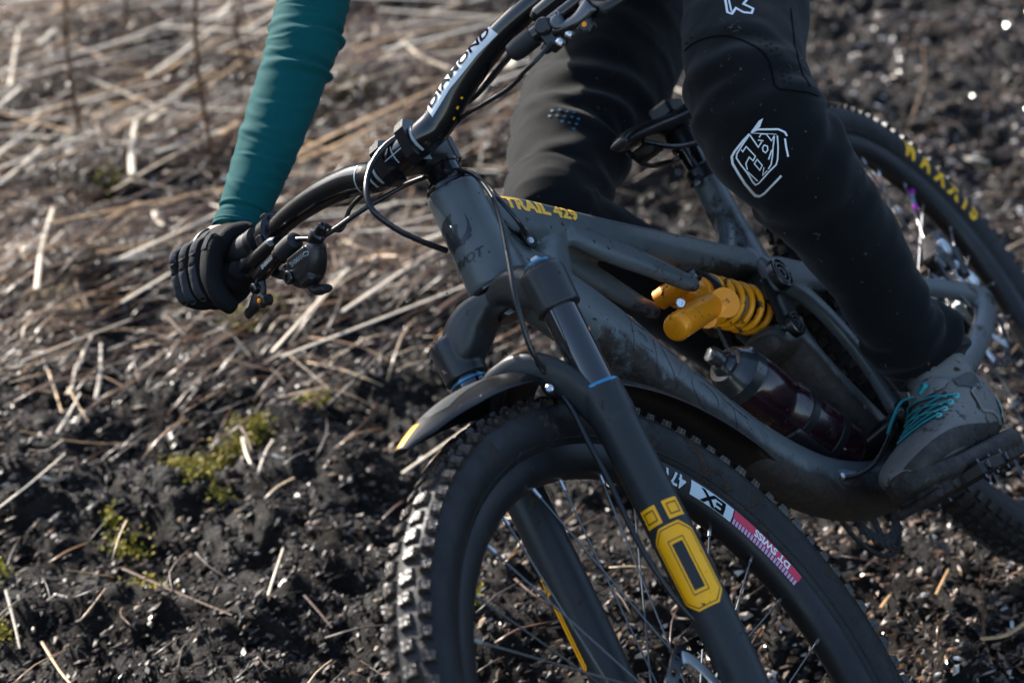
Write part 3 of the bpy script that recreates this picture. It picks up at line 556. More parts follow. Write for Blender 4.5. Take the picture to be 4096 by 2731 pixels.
MB().lathe(S3(0, 0, .1815), AS, [(0, .0165), (.003, .0165), (.0045, .013), (.0045, .004), (.002, .0035)], n=24).build('top_cap', M_['black_satin'], stem)
# ---- handlebar
BARP = [(0, .050, .160), (.032, .048, .1605), (.052, .042, .166), (.085, .036, .182), (.13, .031, .195), (.18, .026, .203), (.23, .014, .209), (.285, .005, .219), (.34, -.005, .236), (.392, -.013, .254)]
def bar_at(l):
    a = abs(l); xs = [p[0] for p in BARP]
    return np.array([np.interp(a, xs, [p[1] for p in BARP]), l, np.interp(a, xs, [p[2] for p in BARP])])
path = [S3(p[1], -p[0], p[2]) for p in BARP[::-1]] + [S3(p[1], p[0], p[2]) for p in BARP[1:]]
brad = [.0110, .0110, .0112, .0118, .0132, .0150, .0166, .0172, .0174, .0175]
bar = MB().tube(path, brad + brad[-2::-1], n=24, sub=6).build('handlebar', M_['black_gloss'], bike)
def bar_fr(l):
    c = V(S3(*bar_at(l))); t = (V(S3(*bar_at(l + .004))) - V(S3(*bar_at(l - .004)))).normalized()
    f_ = (AF - t * AF.dot(t)).normalized(); u_ = t.cross(f_) * 1.0
    if u_.dot(AS) < 0: u_ = -u_
    return c, t, f_, u_, np.interp(abs(l), [p[0] for p in BARP], brad[::-1])
def bar_map(l0_, rot):
    bb = bvh_of(bar)
    def fn(u, v):
        l = l0_ + u; c, t, f_, u_, r = bar_fr(l); a = rot + v / r
        d = f_ * math.cos(a) + u_ * math.sin(a); h = bb.ray_cast(c + d * .08, -d, .1)
        return None if h[0] is None else h[0] + d * .0005
    return fn
decal('bar_graphic', tess([[(-.052, -.011), (.052, -.011), (.046, .011), (-.046, .011)]], .004), bar_map(.105, .50), M_['white_print'], bar)
decal('lettering', text2d('DIAMOND', .0145, .004, sx=1.35, bold=.0004), lambda u, v, F=bar_map(.105, .50): (lambda p: None if p is None else V(p) + AS * .0003 + AF * .0004)(F(u, v)), M_['black_print'], bar)
for l0_, d in ((.028, .0011), (-.03, .0011), (-.036, .0011), (-.062, .001)): decal('bar_mark', tess([[(-d, -.016), (d, -.016), (d, .016), (-d, .016)]], .004), bar_map(l0_, -.1), M_['grey_print'], bar)
decal('bar_mark', tess(stroke([(-.017, .0), (.017, 0)], .0012) + stroke([(0, -.010), (0, .010)], .0012), .004), bar_map(.0, -.1), M_['grey_print'], bar)
for l0_, a in ((.062, -1.35), (.072, -1.2), (.082, -1.1)): decal('bar_mark', tess([[(-.0016, -.001), (.0012, -.001), (.0016, .0016), (-.0012, .0016)]], .003), bar_map(l0_, a), M_['yellow_print'], bar)
# ---- grips
for sg in (-1, 1):
    P = []
    for l in np.linspace(.262, .393, 45):
        c, t, f_, u_, r = bar_fr(sg * l); P.append((c, .0162 + .0007 * (int((l - .262) / .003) % 2)))
    g = MB().tube([p[0] for p in P], [p[1] for p in P], n=20, sub=1).build('grip', M_['grip'], bike)
    c, t, f_, u_, r = bar_fr(sg * .262); MB().lathe(c, t * sg, [(-.011, .0150), (-.010, .0172), (-.001, .0172), (0, .016)], n=24).build('lock_ring', M_['black_satin'], g, ang=30)
# ---- brake levers (both sides) and shifter
def lever(sg):
    c, t, f_, u_, r = bar_fr(sg * .228); out = t * sg     # out = towards the bar end
    k = MB(); k.lathe(c - out * .007, out, [(0, .0160), (.001, .0178), (.013, .0178), (.014, .0160)], n=26); k.box(c + f_ * .012 - u_ * .014, f_ * .010, out * .006, u_ * .012, .002); k.box(c - f_ * .004 + u_ * .018, f_ * .010, out * .006, u_ * .004, .0015)
    cl = k.build('lever_clamp', M_['black_gloss'], bike, ang=30)
    a, e = c + f_ * .022 + out * .036 - u_ * .026, c + f_ * .022 - out * .030 - u_ * .024
    d = (e - a).normalized()
    m = MB(); m.lathe(a, d, [(-.004, .0062), (0, .0092), (.004, .0098), (.062, .0098), (.066, .0085), (.07, .006)], n=24); m.box((a + e) / 2 - f_ * .010, f_ * .008, out * .012, u_ * .006, .002)
    mc = m.build('master_cylinder', M_['black_gloss'], cl, ang=30)
    MB().lathe(a + u_ * .0085, u_, [(-.002, .0052), (.0025, .0052), (.003, .0042), (.003, .0022), (.001, .002)], n=14).build('bleed_screw', M_['dark_steel'], cl)
    a2, e2 = a - u_ * .017 - out * .018 + f_ * .002, e - u_ * .014 - out * .030 + f_ * .004; d2 = (e2 - a2).normalized()
    MB().lathe(a2, d2, [(0, .006), (.002, .0085), (.05, .0085), (.052, .0098), (.078, .0098), (.086, .0085), (.09, .005)], n=22).build('reservoir_tube', M_['black_gloss'], cl, ang=30)
    MB().lathe(e2 - d2 * .018, d2, [(0, .0108), (.018, .0108), (.028, .0095), (.031, .0055)], n=20).build('hose_boot', M_['black_matte'], cl)
    v = MB(); v.loft([(*(a2 - out * .002 - u_ * .004), .004, .009), (*(a2 - u_ * .016 + out * .002 + f_ * .002), .005, .010), (*(a2 - u_ * .026 + out * .012 + f_ * .006), .005, .008), (*(a2 - u_ * .029 + out * .022 + f_ * .006), .0045, .0060), (*(a2 - u_ * .029 + out * .034 + f_ * .004), .004, .0060)], lat=f_, n=14)
    v.build('brake_lever', M_['black_satin'], cl)
    MB().lathe(a2 - u_ * .012 + f_ * .009, f_, [(-.004, .0058), (.002, .0058), (.003, .0045), (.003, .002), (.001, .002)], n=16).build('pivot_bolt', M_['dark_steel'], cl)
    MB().lathe(a2 - u_ * .030 - out * .010 + f_ * .009, f_, [(-.008, .0065), (0, .0065), (.001, .0085), (.005, .0085), (.006, .006), (.006, .0035)], n=7).build('reach_knob', M_['black_satin'], cl, ang=20)
    MB().lathe(a2 - u_ * .030 - out * .010 + f_ * .0145, f_, [(0, .0026), (.0018, .0026), (.002, .0018)], n=12).build('brass_pin', M_['gold_metal'], cl)
    decal('lettering', text2d('SHIMANO', .0062, .002, sx=1.1, bold=.00015), lambda x, y: a2 + d2 * (.040 + (x if sg < 0 else -x)) + f_ * .0088 + u_ * (y + .0) + f_ * 0, M_['grey_print'], cl)
    return c, t, f_, u_, out, e2 + d2 * .012
cR = lever(-1); cL = lever(1)
c, t, f_, u_, out, hoseR = cR
hoseL = cL[5]
# gear shifter under the bar on the right, inboard of the brake
s0 = V((0.4898, -0.1777, 0.6345)); m = MB()
fx = -out; 
m.loft([(*(s0 - fx * .026 + u_ * .012), .009, .010), (*(s0 - fx * .014 + u_ * .006), .012, .018), (*(s0 + fx * .002 + u_ * .004), .013, .020), (*(s0 + fx * .016 + u_ * .010), .012, .016), (*(s0 + fx * .028 + u_ * .018), .009, .009)], lat=f_, n=22, exp=3.2)
m.box(s0 + f_ * .010 + u_ * .016 + fx * .004, fx * .018, f_ * .004, u_ * .005, .0015); m.box(s0 - u_ * .010 + fx * .004 + f_ * .004, fx * .012, f_ * .008, u_ * .006, .003)
m.loft([(*(s0 - fx * .035 + u_ * .016), .006, .007), (*(s0 - fx * .055 + u_ * .018 - f_ * .006), .005, .005), (*(s0 - fx * .075 + u_ * .030 - f_ * .012), .006, .006)], lat=f_, n=12)
sh = m.build('shifter', M_['black_satin'], bike); blend(sh, .0011, 2)
MB().lathe(s0 + f_ * .0135 - fx * .018 + u_ * .002, f_, [(-.004, .0078), (.002, .0078), (.003, .0065), (.003, .004), (.001, .0035)], n=20).build('shifter_cap', M_['black_gloss'], sh, ang=30)
MB().loft([(*(s0 - u_ * .010 - fx * .004), .006, .006), (*(s0 - u_ * .022 + fx * .002 - f_ * .002), .009, .006), (*(s0 - u_ * .026 + fx * .014 - f_ * .004), .009, .005)], lat=f_, n=12).build('shift_paddle', M_['black_matte'], sh)
MB().lathe(s0 + fx * .024 + u_ * .022, (fx * .9 + u_ * .35), [(0, .008), (.004, .0088), (.014, .0088), (.016, .0065), (.026, .0055), (.028, .003)], n=16).build('barrel_adjuster', M_['black_gloss'], sh, ang=30)
decal('lettering', text2d('SHIMANO', .0068, .002, sx=1.1, bold=.00015), caster(bvh_of(sh), s0 + u_ * .012 + fx * .008, fx, u_, f_, .0005), M_['grey_print'], sh)
# ---- hoses and cables
def hose(name, pts, r=.0027): MB().tube(pts, r, n=10, sub=8).build(name, M_['hose'], bike)
hose('brake_hose', [hoseR, (0.4887, -0.1380, 0.6541), (0.4807, -0.0924, 0.6502), (0.4725, -0.0619, 0.6466), (0.4560, -0.0358, 0.6416), (0.4548, 0.0046, 0.6284), (0.4671, 0.0344, 0.6117), (0.4960, 0.0535, 0.5834), (0.5281, 0.0624, 0.5581), (0.5731, 0.0658, 0.5226), (0.6058, 0.0628, 0.4882), (0.6163, 0.0473, 0.4390), (0.6027, 0.0369, 0.4011), (0.6191, 0.0447, 0.3718), (0.6383, 0.0484, 0.3425), (0.6576, 0.0503, 0.2998), (0.6867, 0.0511, 0.2398), (0.6983, 0.0528, 0.1826), (0.7011, 0.0575, 0.1488)], .0028)
hose('shift_cable', [s0 + fx * .050 + u_ * .032, (0.4481, -0.1407, 0.6483), (0.4364, -0.1203, 0.6606), (0.4354, -0.0902, 0.6618), (0.4301, -0.0547, 0.6547), (0.4281, -0.0242, 0.6373), (0.4220, 0.0017, 0.6146), (0.4185, 0.0144, 0.5931), (0.4487, 0.0320, 0.5743), (0.4566, 0.0380, 0.5474), (0.4495, 0.0330, 0.5270)], .0024)
hose('rear_brake_hose', [hoseL, (0.4426, 0.0795, 0.6692), (0.4686, 0.0529, 0.6739), (0.4824, 0.0169, 0.6828), (0.4978, -0.0090, 0.6849), (0.5213, -0.0251, 0.6754), (0.5489, -0.0282, 0.6589), (0.5600, -0.0284, 0.6396), (0.5498, -0.0272, 0.6142), (0.5290, -0.0255, 0.5890), (0.4991, -0.0253, 0.5641)], .0032)
hose('dropper_cable', [(0.5090, 0.2113, 0.6602), (0.5305, 0.2002, 0.6567), (0.5334, 0.1851, 0.6550), (0.5238, 0.1556, 0.6519), (0.5142, 0.1160, 0.6556), (0.4800, 0.0727, 0.6593), (0.4409, -0.0002, 0.6554), (0.4334, -0.0295, 0.6402), (0.4208, -0.0134, 0.6196), (0.4215, 0.0022, 0.5943), (0.4476, 0.0200, 0.5529), (0.4336, 0.0200, 0.5147)], .0024)
MB().tube([(0.4592, -0.0007, 0.6330), (0.4591, 0.0015, 0.6243)], .0055, n=12, sub=2).build('cable_clip', M_['black_matte'], bike)
b = MB(); b.loft([(*V((0.4397, 0.0280, 0.5297)), .005, .007), (*V((0.4457, 0.0300, 0.5194)), .006, .010), (*V((0.4472, 0.0300, 0.5118)), .003, .006)], lat=Y, n=12); b.build('cable_port', M_['black_matte'], bike)
MB().lathe((0.4588, 0.0370, 0.5192), (.3, .9, .2), [(-.002, .0035), (.001, .0035), (.0015, .002)], n=12).build('port_screw', M_['steel'], bike)
# ---- dropper lever and controls on the left bar end
c, t, f_, u_, out, _ = cL
q = V((0.4968, 0.2119, 0.6638)); dr = MB(); dr.box(q, t * .010, f_ * .007, u_ * .012, .002); dr.lathe(q + u_ * .012 + f_ * .004, f_, [(-.008, .009), (.006, .009), (.008, .007), (.008, .003)], n=18); dr.lathe(q - t * .016 - u_ * .004, t, [(0, .0042), (.004, .0055), (.012, .0055), (.014, .004)], n=14)
dr = dr.build('dropper_remote', M_['black_satin'], bike, ang=30)
MB().lathe(q + f_ * .009 + t * .014 + u_ * .004, f_, [(-.004, .0075), (.003, .0075), (.004, .006), (.004, .003)], n=18).build('remote_bolt', M_['dark_steel'], dr)
MB().loft([(*(q + t * .006 + f_ * .006), .006, .005), (*(q + t * .030 + f_ * .010 - u_ * .008), .007, .004), (*(q + t * .050 + f_ * .012 - u_ * .006), .009, .003)], lat=u_, n=12).build('remote_paddle', M_['dark_steel'], dr)
for k in (0, 1, 2): MB().lathe(q + t * (.004 + .012 * k) - u_ * .012 + f_ * .006, f_, [(-.003, .0038), (.003, .0038), (.004, .002)], n=12).build('remote_screw', M_['steel'], dr)
# ---- fork
fk = MB()
for sg in (1, -1):
    fk.loft([S3r(.026, .068 * sg, -.022, .0230, .0230), S3r(.026, .068 * sg, -.032, .0240, .0240), S3r(.026, .068 * sg, -.066, .0232, .0232)], lat=AL, n=28, round_end=False)
    fk.loft([S3r(.027, .070 * sg, -.050, .018, .016), S3r(.024, .056 * sg, -.036, .022, .022), S3r(.016, .038 * sg, -.020, .026, .020), S3r(.006, .018 * sg, -.013, .029, .0145), S3r(.002, .0, -.013, .029, .012)], lat=AF, n=24, exp=3.4)
fk.lathe(S3(0, 0, -.030), AS, [(0, .024), (.006, .027), (.022, .0305), (.026, .0305)], n=30)
fk = fk.build('fork_crown', M_['crown'], bike); blend(fk, .0015, 4)
MB().lathe(S3(0, 0, -.0305), AS, [(-.004, .0165), (-.001, .0175), (.004, .0175)], n=24).build('steerer_base', M_['black_gloss'], fk)
for sg, mm in ((1, 'blue_metal'), (-1, 'orange_cap')):
    p = S3(.026, .068 * sg, -.022); tc_ = MB().lathe(p, AS, [(0, .0195), (.002, .019), (.0045, .0165), (.006, .0155)], n=28).build('fork_top_cap', M_['black_satin' if sg > 0 else 'dark_steel'], fk, ang=30)
    MB().lathe(p, AS, [(.006, .0138), (.0085, .0138), (.0095, .012), (.0105, .006), (.0115, .005)], n=26).build('adjuster_dial', M_[mm], tc_, ang=30)
    d = (AL * -.3 - AF * .95).normalized() if sg > 0 else AL
    if sg > 0: MB().box(p + AS * .013 + d * .012, d * .013, d.cross(AS) * .0042, AS * .0035, .001).build('lockout_lever', M_['silver'], tc_, ang=30)
for sg in (1, -1):
    MB().lathe(S3(.026, .068 * sg, -.25), AS, [(0, .018), (.19, .018)], n=36).build('stanchion', M_['stanchion'], fk)
z = -.070; MB().lathe(S3(.026, -.068, z), AS, [(-.0018, .0183), (-.0012, .0196), (.0012, .0196), (.0018, .0183)], n=28).build('sag_ring', M_['blue_metal'], fk)
lw = MB()
for sg in (1, -1):
    lw.loft([S3r(.026, .068 * sg, -.154, .0222, .0222), S3r(.026, .068 * sg, -.185, .0232, .0236), S3r(.026, .068 * sg, -.205, .0215, .0218), S3r(.026, .068 * sg, -.32, .0220, .0222), S3r(.027, .0685 * sg, -.44, .0208, .0212), S3r(.030, .069 * sg, -.485, .0195, .021), S3r(.032, .069 * sg, -.512, .0185, .020)], lat=AL, n=28, round_end=False)
    lw.loft([S3r(.034, .066 * sg, -.47, .011, .018), S3r(.042, .062 * sg, -.50, .012, .019), S3r(.043, .060 * sg, -.515, .009, .012)], lat=AL, n=16)
    lw.loft([S3r(.028, .066 * sg, -.205, .010, .014), S3r(.042, .056 * sg, -.150, .0095, .017), S3r(.054, .040 * sg, -.116, .010, .016), S3r(.060, .018 * sg, -.100, .010, .014), S3r(.061, 0, -.097, .010, .013)], lat=AF, n=18, exp=2.6)
    lw.loft([S3r(.020, .066 * sg, -.215, .006, .010), S3r(.030, .058 * sg, -.165, .006, .010), S3r(.044, .044 * sg, -.128, .006, .010)], lat=AF, n=12)
lw = lw.build('fork_lower', M_['fork'], bike); blend(lw, .0021, 6)
for sg in (1, -1): MB().lathe(S3(.026, .068 * sg, -.1545), AS, [(-.001, .0190), (-.0008, .0215), (.0022, .0212), (.0034, .0190)], n=30).build('dust_seal', M_['blue_metal'], lw)
MB().lathe(S3(.043, .052, -.500), AL, [(0, .010), (.036, .010), (.037, .008)], n=22).build('axle', M_['black_satin'], lw)
MB().lathe(S3(.003, .074, -.478), (-AF + AL * .5), [(-.006, .006), (.006, .006), (.007, .004)], n=16).build('pinch_bolt', M_['dark_steel'], lw)
MB().lathe(S3(.012, .086, -.486), AL, [(-.004, .0045), (.003, .0045), (.004, .003)], n=16).build('air_valve_cap', M_['yellow_print'], lw)
hg = MB(); hg.lathe((0.5969, 0.0333, 0.4000), (AF * .8 + AL * .5), [(-.012, .012), (.004, .0125), (.008, .010), (.0095, .006)], n=20); hg.build('hose_guide', M_['black_matte'], lw)
MB().lathe((0.6128, 0.0354, 0.3985), (AF * .8 + AL * .5), [(.004, .0042), (.011, .0042), (.012, .003)], n=14).build('guide_screw', M_['steel'], lw)
# round umlaut sticker with two squares on each lower leg
lbv = bvh_of(lw)
def leg_map(sg, a0, off):
    def fn(a, z):
        d = AF * math.cos(a) + AL * math.sin(a); o_ = S3(.026, .068 * sg, z); h = lbv.ray_cast(o_ + d * .028, -d, .02)
        return (o_ + d * (.0222 + off)) if h[0] is None else h[0] + d * off
    return lambda u, v: fn(a0 + u, v)
def octo(w, z0, z1, c, k=1.0): return [(-w + c, z0), (w - c, z0), (w, z0 + c * .022 * k), (w, z1 - c * .022 * k), (w - c, z1), (-w + c, z1), (-w, z1 - c * .022 * k), (-w, z0 + c * .022 * k)]
for sg, a0 in ((1, .60), (-1, -1.30)):
    w = 1.0; z0, z1 = -.392, -.306
    def ringp(o_, i_): 
        n_ = len(o_); return [[o_[k], o_[(k + 1) % n_], i_[(k + 1) % n_], i_[k]] for k in range(n_)]
    outer = octo(w, z0, z1, .52); inner = [(-.24, -.371), (0, -.371), (.24, -.371), (.24, -.349), (.24, -.327), (0, -.327), (-.24, -.327), (-.24, -.349)]
    inner = [(-.22, -.373), (.22, -.373), (.24, -.3725), (.24, -.3255), (.22, -.325), (-.22, -.325), (-.24, -.3255), (-.24, -.3725)]
    decal('sticker', tess(ringp(outer, inner), .006), leg_map(sg, a0, .0005), M_['yellow_print'], lw)
    l1, l2 = octo(w * .90, z0 + .0022, z1 - .0022, .47), octo(w * .86, z0 + .0032, z1 - .0032, .45); decal('sticker_line', tess(ringp(l1, l2), .006), leg_map(sg, a0, .0009), M_['brown_print'], lw)
    l1 = [(-.34, -.3772), (.34, -.3772), (.36, -.3765), (.36, -.3215), (.34, -.3208), (-.34, -.3208), (-.36, -.3215), (-.36, -.3765)]; l2 = [(u * .9, -.349 + (v + .349) * .962) for u, v in l1]; decal('sticker_line', tess(ringp(l1, l2), .006), leg_map(sg, a0, .0009), M_['brown_print'], lw)
    for q in (-.56, .56):
        sq = [(q - .40, -.3025), (q + .40, -.3025), (q + .40, -.2835), (q - .40, -.2835)]; decal('sticker_square', tess([sq], .006), leg_map(sg, a0, .0005), M_['yellow_print'], lw)
        i1 = [(q + (u - q) * .66, -.293 + (v + .293) * .62) for u, v in sq]; i2 = [(q + (u - q) * .54, -.293 + (v + .293) * .48) for u, v in sq]; decal('sticker_line', tess(ringp(i1, i2), .006), leg_map(sg, a0, .0009), M_['brown_print'], lw)
cbv = bvh_of(fk)
oc, od = V((0.4066, -0.0430, 0.4181)), None
F = caster(cbv, (0.4136, -0.0384, 0.4200), AL, AS, (AF * .75 + AL * .66), .0005)
decal('crown_label', tess(stroke([(-.0055, 0), (.0055, 0), (.0055, .009), (-.0055, .009)], .0012, True), .002), F, M_['grey_print'], fk)
decal('lettering', text2d('OHLINS', .0042, .002), lambda u, v: F(u, v - .004), M_['grey_print'], fk); decal('lettering', text2d('TTX', .006, .002), lambda u, v: F(u, v + .0045), M_['grey_print'], fk)
# ---- front mudguard
mat('dim_print', (0.035, 0.038, 0.04), 0.4)
mat('guard', (0.005, 0.005, 0.006), 0.36, rvar=0.06, mud=0.12, mudcol=MUD)
WC = (.044, -.500)
def mg(a, l, r): return S3(WC[0] + r * math.cos(a), l, WC[1] + r * math.sin(a))
def guard(a0, a1, w0, w1, r0, r1, n, name, m_, tip=0.0, m=15, th=.0016, ww=None):
    v, f = [], []
    for side in (0, 1):
        for i in range(n):
            q = i / (n - 1); a = a0 + (a1 - a0) * q; w = (w0 + (w1 - w0) * q) if ww is None else np.interp(q, *ww); r = r0 + (r1 - r0) * q
            for k in range(m):
                s_ = -1 + 2 * k / (m - 1); v.append(mg(a, w * s_, r - .030 * s_ ** 2 * (w / .045) ** 1.2 - side * th))
    N = n * m
    for i in range(n - 1):
        for k in range(m - 1):
            q = (i * m + k, i * m + k + 1, (i + 1) * m + k + 1, (i + 1) * m + k); f.append(q); f.append(tuple(N + x for x in q[::-1]))
    rim_ = [i * m for i in range(n)] + [(n - 1) * m + k for k in range(1, m)] + [i * m + m - 1 for i in range(n - 2, -1, -1)] + [k for k in range(m - 2, 0, -1)]
    for i in range(len(rim_)):
        a_, b_ = rim_[i], rim_[(i + 1) % len(rim_)]; f.append((a_, b_, N + b_, N + a_))
    return MB().add(v, f).build(name, m_, bike, ang=60)
front_guard = guard(math.radians(57), math.radians(97), .02, .045, .404, .401, 26, 'front_mudguard', M_['guard'], ww=([0, .12, .35, 1], [.009, .022, .033, .042]))
rear_guard = guard(math.radians(101), math.radians(141), .046, .04, .399, .425, 26, 'rear_mudguard', M_['black_satin'], ww=([0, .3, .9, 1], [.044, .047, .045, .040]))
gbv = bvh_of(front_guard)
def gmap(u, v):
    p = mg(u, v, .40); d = (V(mg(u, v * .3, .5)) - V(mg(u, v * .3, .40))).normalized(); h = gbv.ray_cast(V(p) + d * .05, -d, .1)
    return None if h[0] is None else h[0] + d * .0006
R_ = math.radians
decal('guard_graphic', tess([[(R_(57.4), -.008), (R_(59.5), -.018), (R_(63.6), -.026), (R_(63.0), .008), (R_(59.5), .007), (R_(57.4), .006)]], .01), gmap, M_['yellow_print'], front_guard)
decal('guard_graphic', tess([[(R_(63.9), -.028), (R_(69), -.035), (R_(69), -.022), (R_(63.6), -.012)]], .01), gmap, M_['red_print'], front_guard)
decal('guard_graphic', tess([[(R_(65), -.004), (R_(72), -.012), (R_(80), -.010), (R_(80), .016), (R_(68), .020), (R_(65), .014)]], .01), gmap, M_['dim_print'], front_guard)
decal('guard_graphic', tess([[(R_(82), -.042), (R_(93), -.044), (R_(94), -.036), (R_(84), -.034)]], .01), gmap, M_['pale_yellow_print'], front_guard)
# ---- wheels
def wheel(C, F_, L_, U_, ph, tyre_m, knob_m, tag_, rot, rotor_r, seen):
    def W_(a, r, l): return C + F_ * (r * math.cos(a)) + U_ * (r * math.sin(a)) + L_ * l
    def ring(prof, n=144, closed=True):
        v = [W_(2 * math.pi * i / n, r, l) for i in range(n) for l, r in prof]; m = len(prof); f = []
        for i in range(n):
            j = (i + 1) % n
            for k in range(m if closed else m - 1): f.append((i * m + k, i * m + (k + 1) % m, j * m + (k + 1) % m, j * m + k))
        return v, f
    tp = [(.0162, .312), (.0190, .314), (.0245, .321), (.0288, .330), (.0300, .339), (.0292, .347), (.0262, .356), (.020, .3615), (.010, .3645), (0, .3655)]
    tp = tp + [(-l, r) for l, r in tp[-2::-1]] + [(-.010, .318), (0, .319), (.010, .318)]
    ty = MB().add(*ring(tp)).build(tag_ + '_tyre', tyre_m, bike, ang=None)
    MB().add(*ring([(.0215, .3175), (.0222, .3187), (.0232, .3192), (.0226, .3176)])).build('bead_line', tyre_m, ty, ang=None)
    rp = [(.0178, .315), (.0178, .309), (.0165, .300), (.0130, .2915), (.0075, .2868), (0, .2858)]; rp = rp + [(-l, r) for l, r in rp[-2::-1]] + [(-.014, .311), (.014, .311)]
    rim = MB().add(*ring(rp)).build(tag_ + '_rim', M_['rim'], bike, ang=35)
    # tread: four knobs in every row, each a block of its own
    def knob_mesh(nm, wx, wy, h, sip):
        k = MB()
        def blk(x0, x1):
            v = [(x0, -wy, 0), (x1, -wy, 0), (x1, wy, 0), (x0, wy, 0), (x0 * .86 + x1 * .14, -wy * .84, h), (x1 * .86 + x0 * .14, -wy * .84, h), (x1 * .86 + x0 * .14, wy * .84, h), (x0 * .86 + x1 * .14, wy * .84, h)]
            k.add(v, [(0, 3, 2, 1), (4, 5, 6, 7), (0, 1, 5, 4), (1, 2, 6, 5), (2, 3, 7, 6), (3, 0, 4, 7)])
        blk(-wx, wx); return k.mesh(nm, smooth=False)
    kc = knob_mesh('tread_knob', .0076, .0074, .0060, 0); ks = knob_mesh('tread_knob', .0072, .0060, .0066, 0); kc.materials.append(knob_m); ks.materials.append(knob_m)
    rows = 100; rest = MB()
    for i in range(rows):
        a = 2 * math.pi * i / rows
        for j, (l, r, me_) in enumerate(((.0096, .3640, kc), (-.0096, .3640, kc), (.0245, .3572, ks), (-.0245, .3572, ks))):
            if j < 2 and i % 6 == 5: l *= 1.25
            aa = a + (0 if j < 2 else math.pi / rows) + (.010 if j == 0 else 0)
            X = (-F_ * math.sin(aa) + U_ * math.cos(aa)); Z0 = (F_ * math.cos(aa) + U_ * math.sin(aa)); tilt = (0.15 if j < 2 else 0.78) * (1 if l > 0 else -1)
            X = (X + L_ * rng.normal(0, .05)).normalized()
            Z = Z0 * math.cos(tilt) + L_ * math.sin(tilt); Yv = Z.cross(X).normalized(); X = Yv.cross(Z)
            Mx = Matrix((X, Yv, Z)).transposed().to_4x4(); Mx.translation = W_(aa, r, l) - Z * .0012
            dg = math.degrees(aa) % 360
            if seen[0] <= dg <= seen[1] or dg >= seen[2]:
                o = bpy.data.objects.new('tread_knob', me_); COL.objects.link(o); o.parent = ty; o.matrix_local = Mx @ Matrix.Diagonal((rng.uniform(.82, 1.12), rng.uniform(.85, 1.12), rng.uniform(.75, 1.08), 1))
            else: rest.add([Mx @ v.co for v in me_.vertices], [tuple(p.vertices) for p in me_.polygons])
    tag(rest.build('tread', knob_m, ty, smooth=False), kind='stuff')
    # hub, spokes, nipples, rotor
    hub = MB(); hub.lathe(C - L_ * .050, L_, [(0, .010), (.002, .0105), (.014, .011), (.016, .024), (.0165, .029), (.020, .029), (.022, .018), (.034, .0135), (.064, .0135), (.074, .017), (.078, .029), (.082, .029), (.083, .024), (.090, .0235), (.092, .012), (.100, .011)], n=32)
    hub = hub.build(tag_ + '_hub', M_['black_satin'], bike, ang=30)
    for i in range(32):
        a = ph + i * math.radians(11.25); sd_ = 1 if i % 2 == 0 else -1; dr = 1 if (i // 2) % 2 == 0 else -1
        p1 = W_(a, .2885, sd_ * .003); p0 = W_(a + dr * math.radians(66), .0268, sd_ * .0295); d = (p1 - p0).normalized()
        MB().tube([p0, p1], .0010, n=6, sub=1).build('spoke', M_['spoke'], rim); MB().tube([p1 - d * .013, p1], .0021, n=6, sub=1).build('spoke_nipple', M_['steel'], rim)
    rl = .047; rt = .0009; v, f = [], []; nR = 120
    rot_ = MB()
    for s_ in (-1, 1):
        for i in range(nR):
            a = 2 * math.pi * i / nR; wv = .0014 * math.sin(a * 12)
            for r in (rotor_r - .0135 + wv, rotor_r - .009 + wv * .5, rotor_r - .004 + wv * .7, rotor_r + wv): v.append(W_(a, r, rl + s_ * rt))
    N = nR * 4
    for i in range(nR):
        j = (i + 1) % nR
        for k in range(3):
            if k == 1 and i % 5 in (1, 2): 
                pass
            else:
                q = (i * 4 + k, i * 4 + k + 1, j * 4 + k + 1, j * 4 + k); f.append(q); f.append(tuple(N + x for x in q[::-1]))
        for k in (0, 3): f.append((i * 4 + k, j * 4 + k, N + j * 4 + k, N + i * 4 + k))
    rot_.add(v, f); ro = rot_.build('brake_rotor', M_['dark_steel'], bike, smooth=False)
    for i in range(6):
        a = i * math.pi / 3 + rot
        pts = [W_(a + .32, .026, rl + .0015), W_(a + .22, .045, rl + .0015), W_(a, rotor_r - .020, rl + .001), W_(a - .12, rotor_r - .009, rl)]
        MB().loft([(*p, w, .0016) for p, w in zip(pts, (.0085, .0062, .0058, .0075))], lat=W_(a + 1.57, 1, 0) - W_(a + 1.57, 0, 0), n=10, exp=4).build('rotor_arm', M_['silver'], ro, ang=30)
    MB().add(*(lambda P, n=40: ([W_(2 * math.pi * i / n, r, l) for i in range(n) for l, r in P], [(i * 4 + k, i * 4 + (k + 1) % 4, ((i + 1) % n) * 4 + (k + 1) % 4, ((i + 1) % n) * 4 + k) for i in range(n) for k in range(4)]))([(rl - .002, .018), (rl + .003, .018), (rl + .003, .031), (rl - .002, .031)])).build('rotor_carrier', M_['silver'], ro, ang=30)
    return W_, ty, rim
WF, tyF, rimF = wheel(FA, AF, AL, AS, 0.5643, M_['tyre'], M_['knob'], 'front', .3, .0915, (0, 168, 328))
WR, tyR, rimR = wheel(RA_, V(1, 0, 0), V(0, 1, 0), V(0, 0, 1), 2.1076, M_['tyre_rear'], M_['knob_rear'], 'rear', .2, .0915, (60, 245, 361))
def rim_l(r): return np.interp(r, [.286, .2868, .2915, .300, .309], [.0, .0075, .0130, .0165, .0178]) + .0006
def rimmap(W_, a0, rc, off=0): return lambda u, v: W_(a0 - u / rc, rc - v, rim_l(rc - v) + off)
def sect(a0, a1, r0, r1):
    rr = [r0 + (r1 - r0) * k / 5 for k in range(6)]; v = [(R_(a0 + (a1 - a0) * i / 12), r) for r in rr for i in range(13)]
    return v, [(k * 13 + i, k * 13 + i + 1, (k + 1) * 13 + i + 1, (k + 1) * 13 + i) for k in range(5) for i in range(12)]
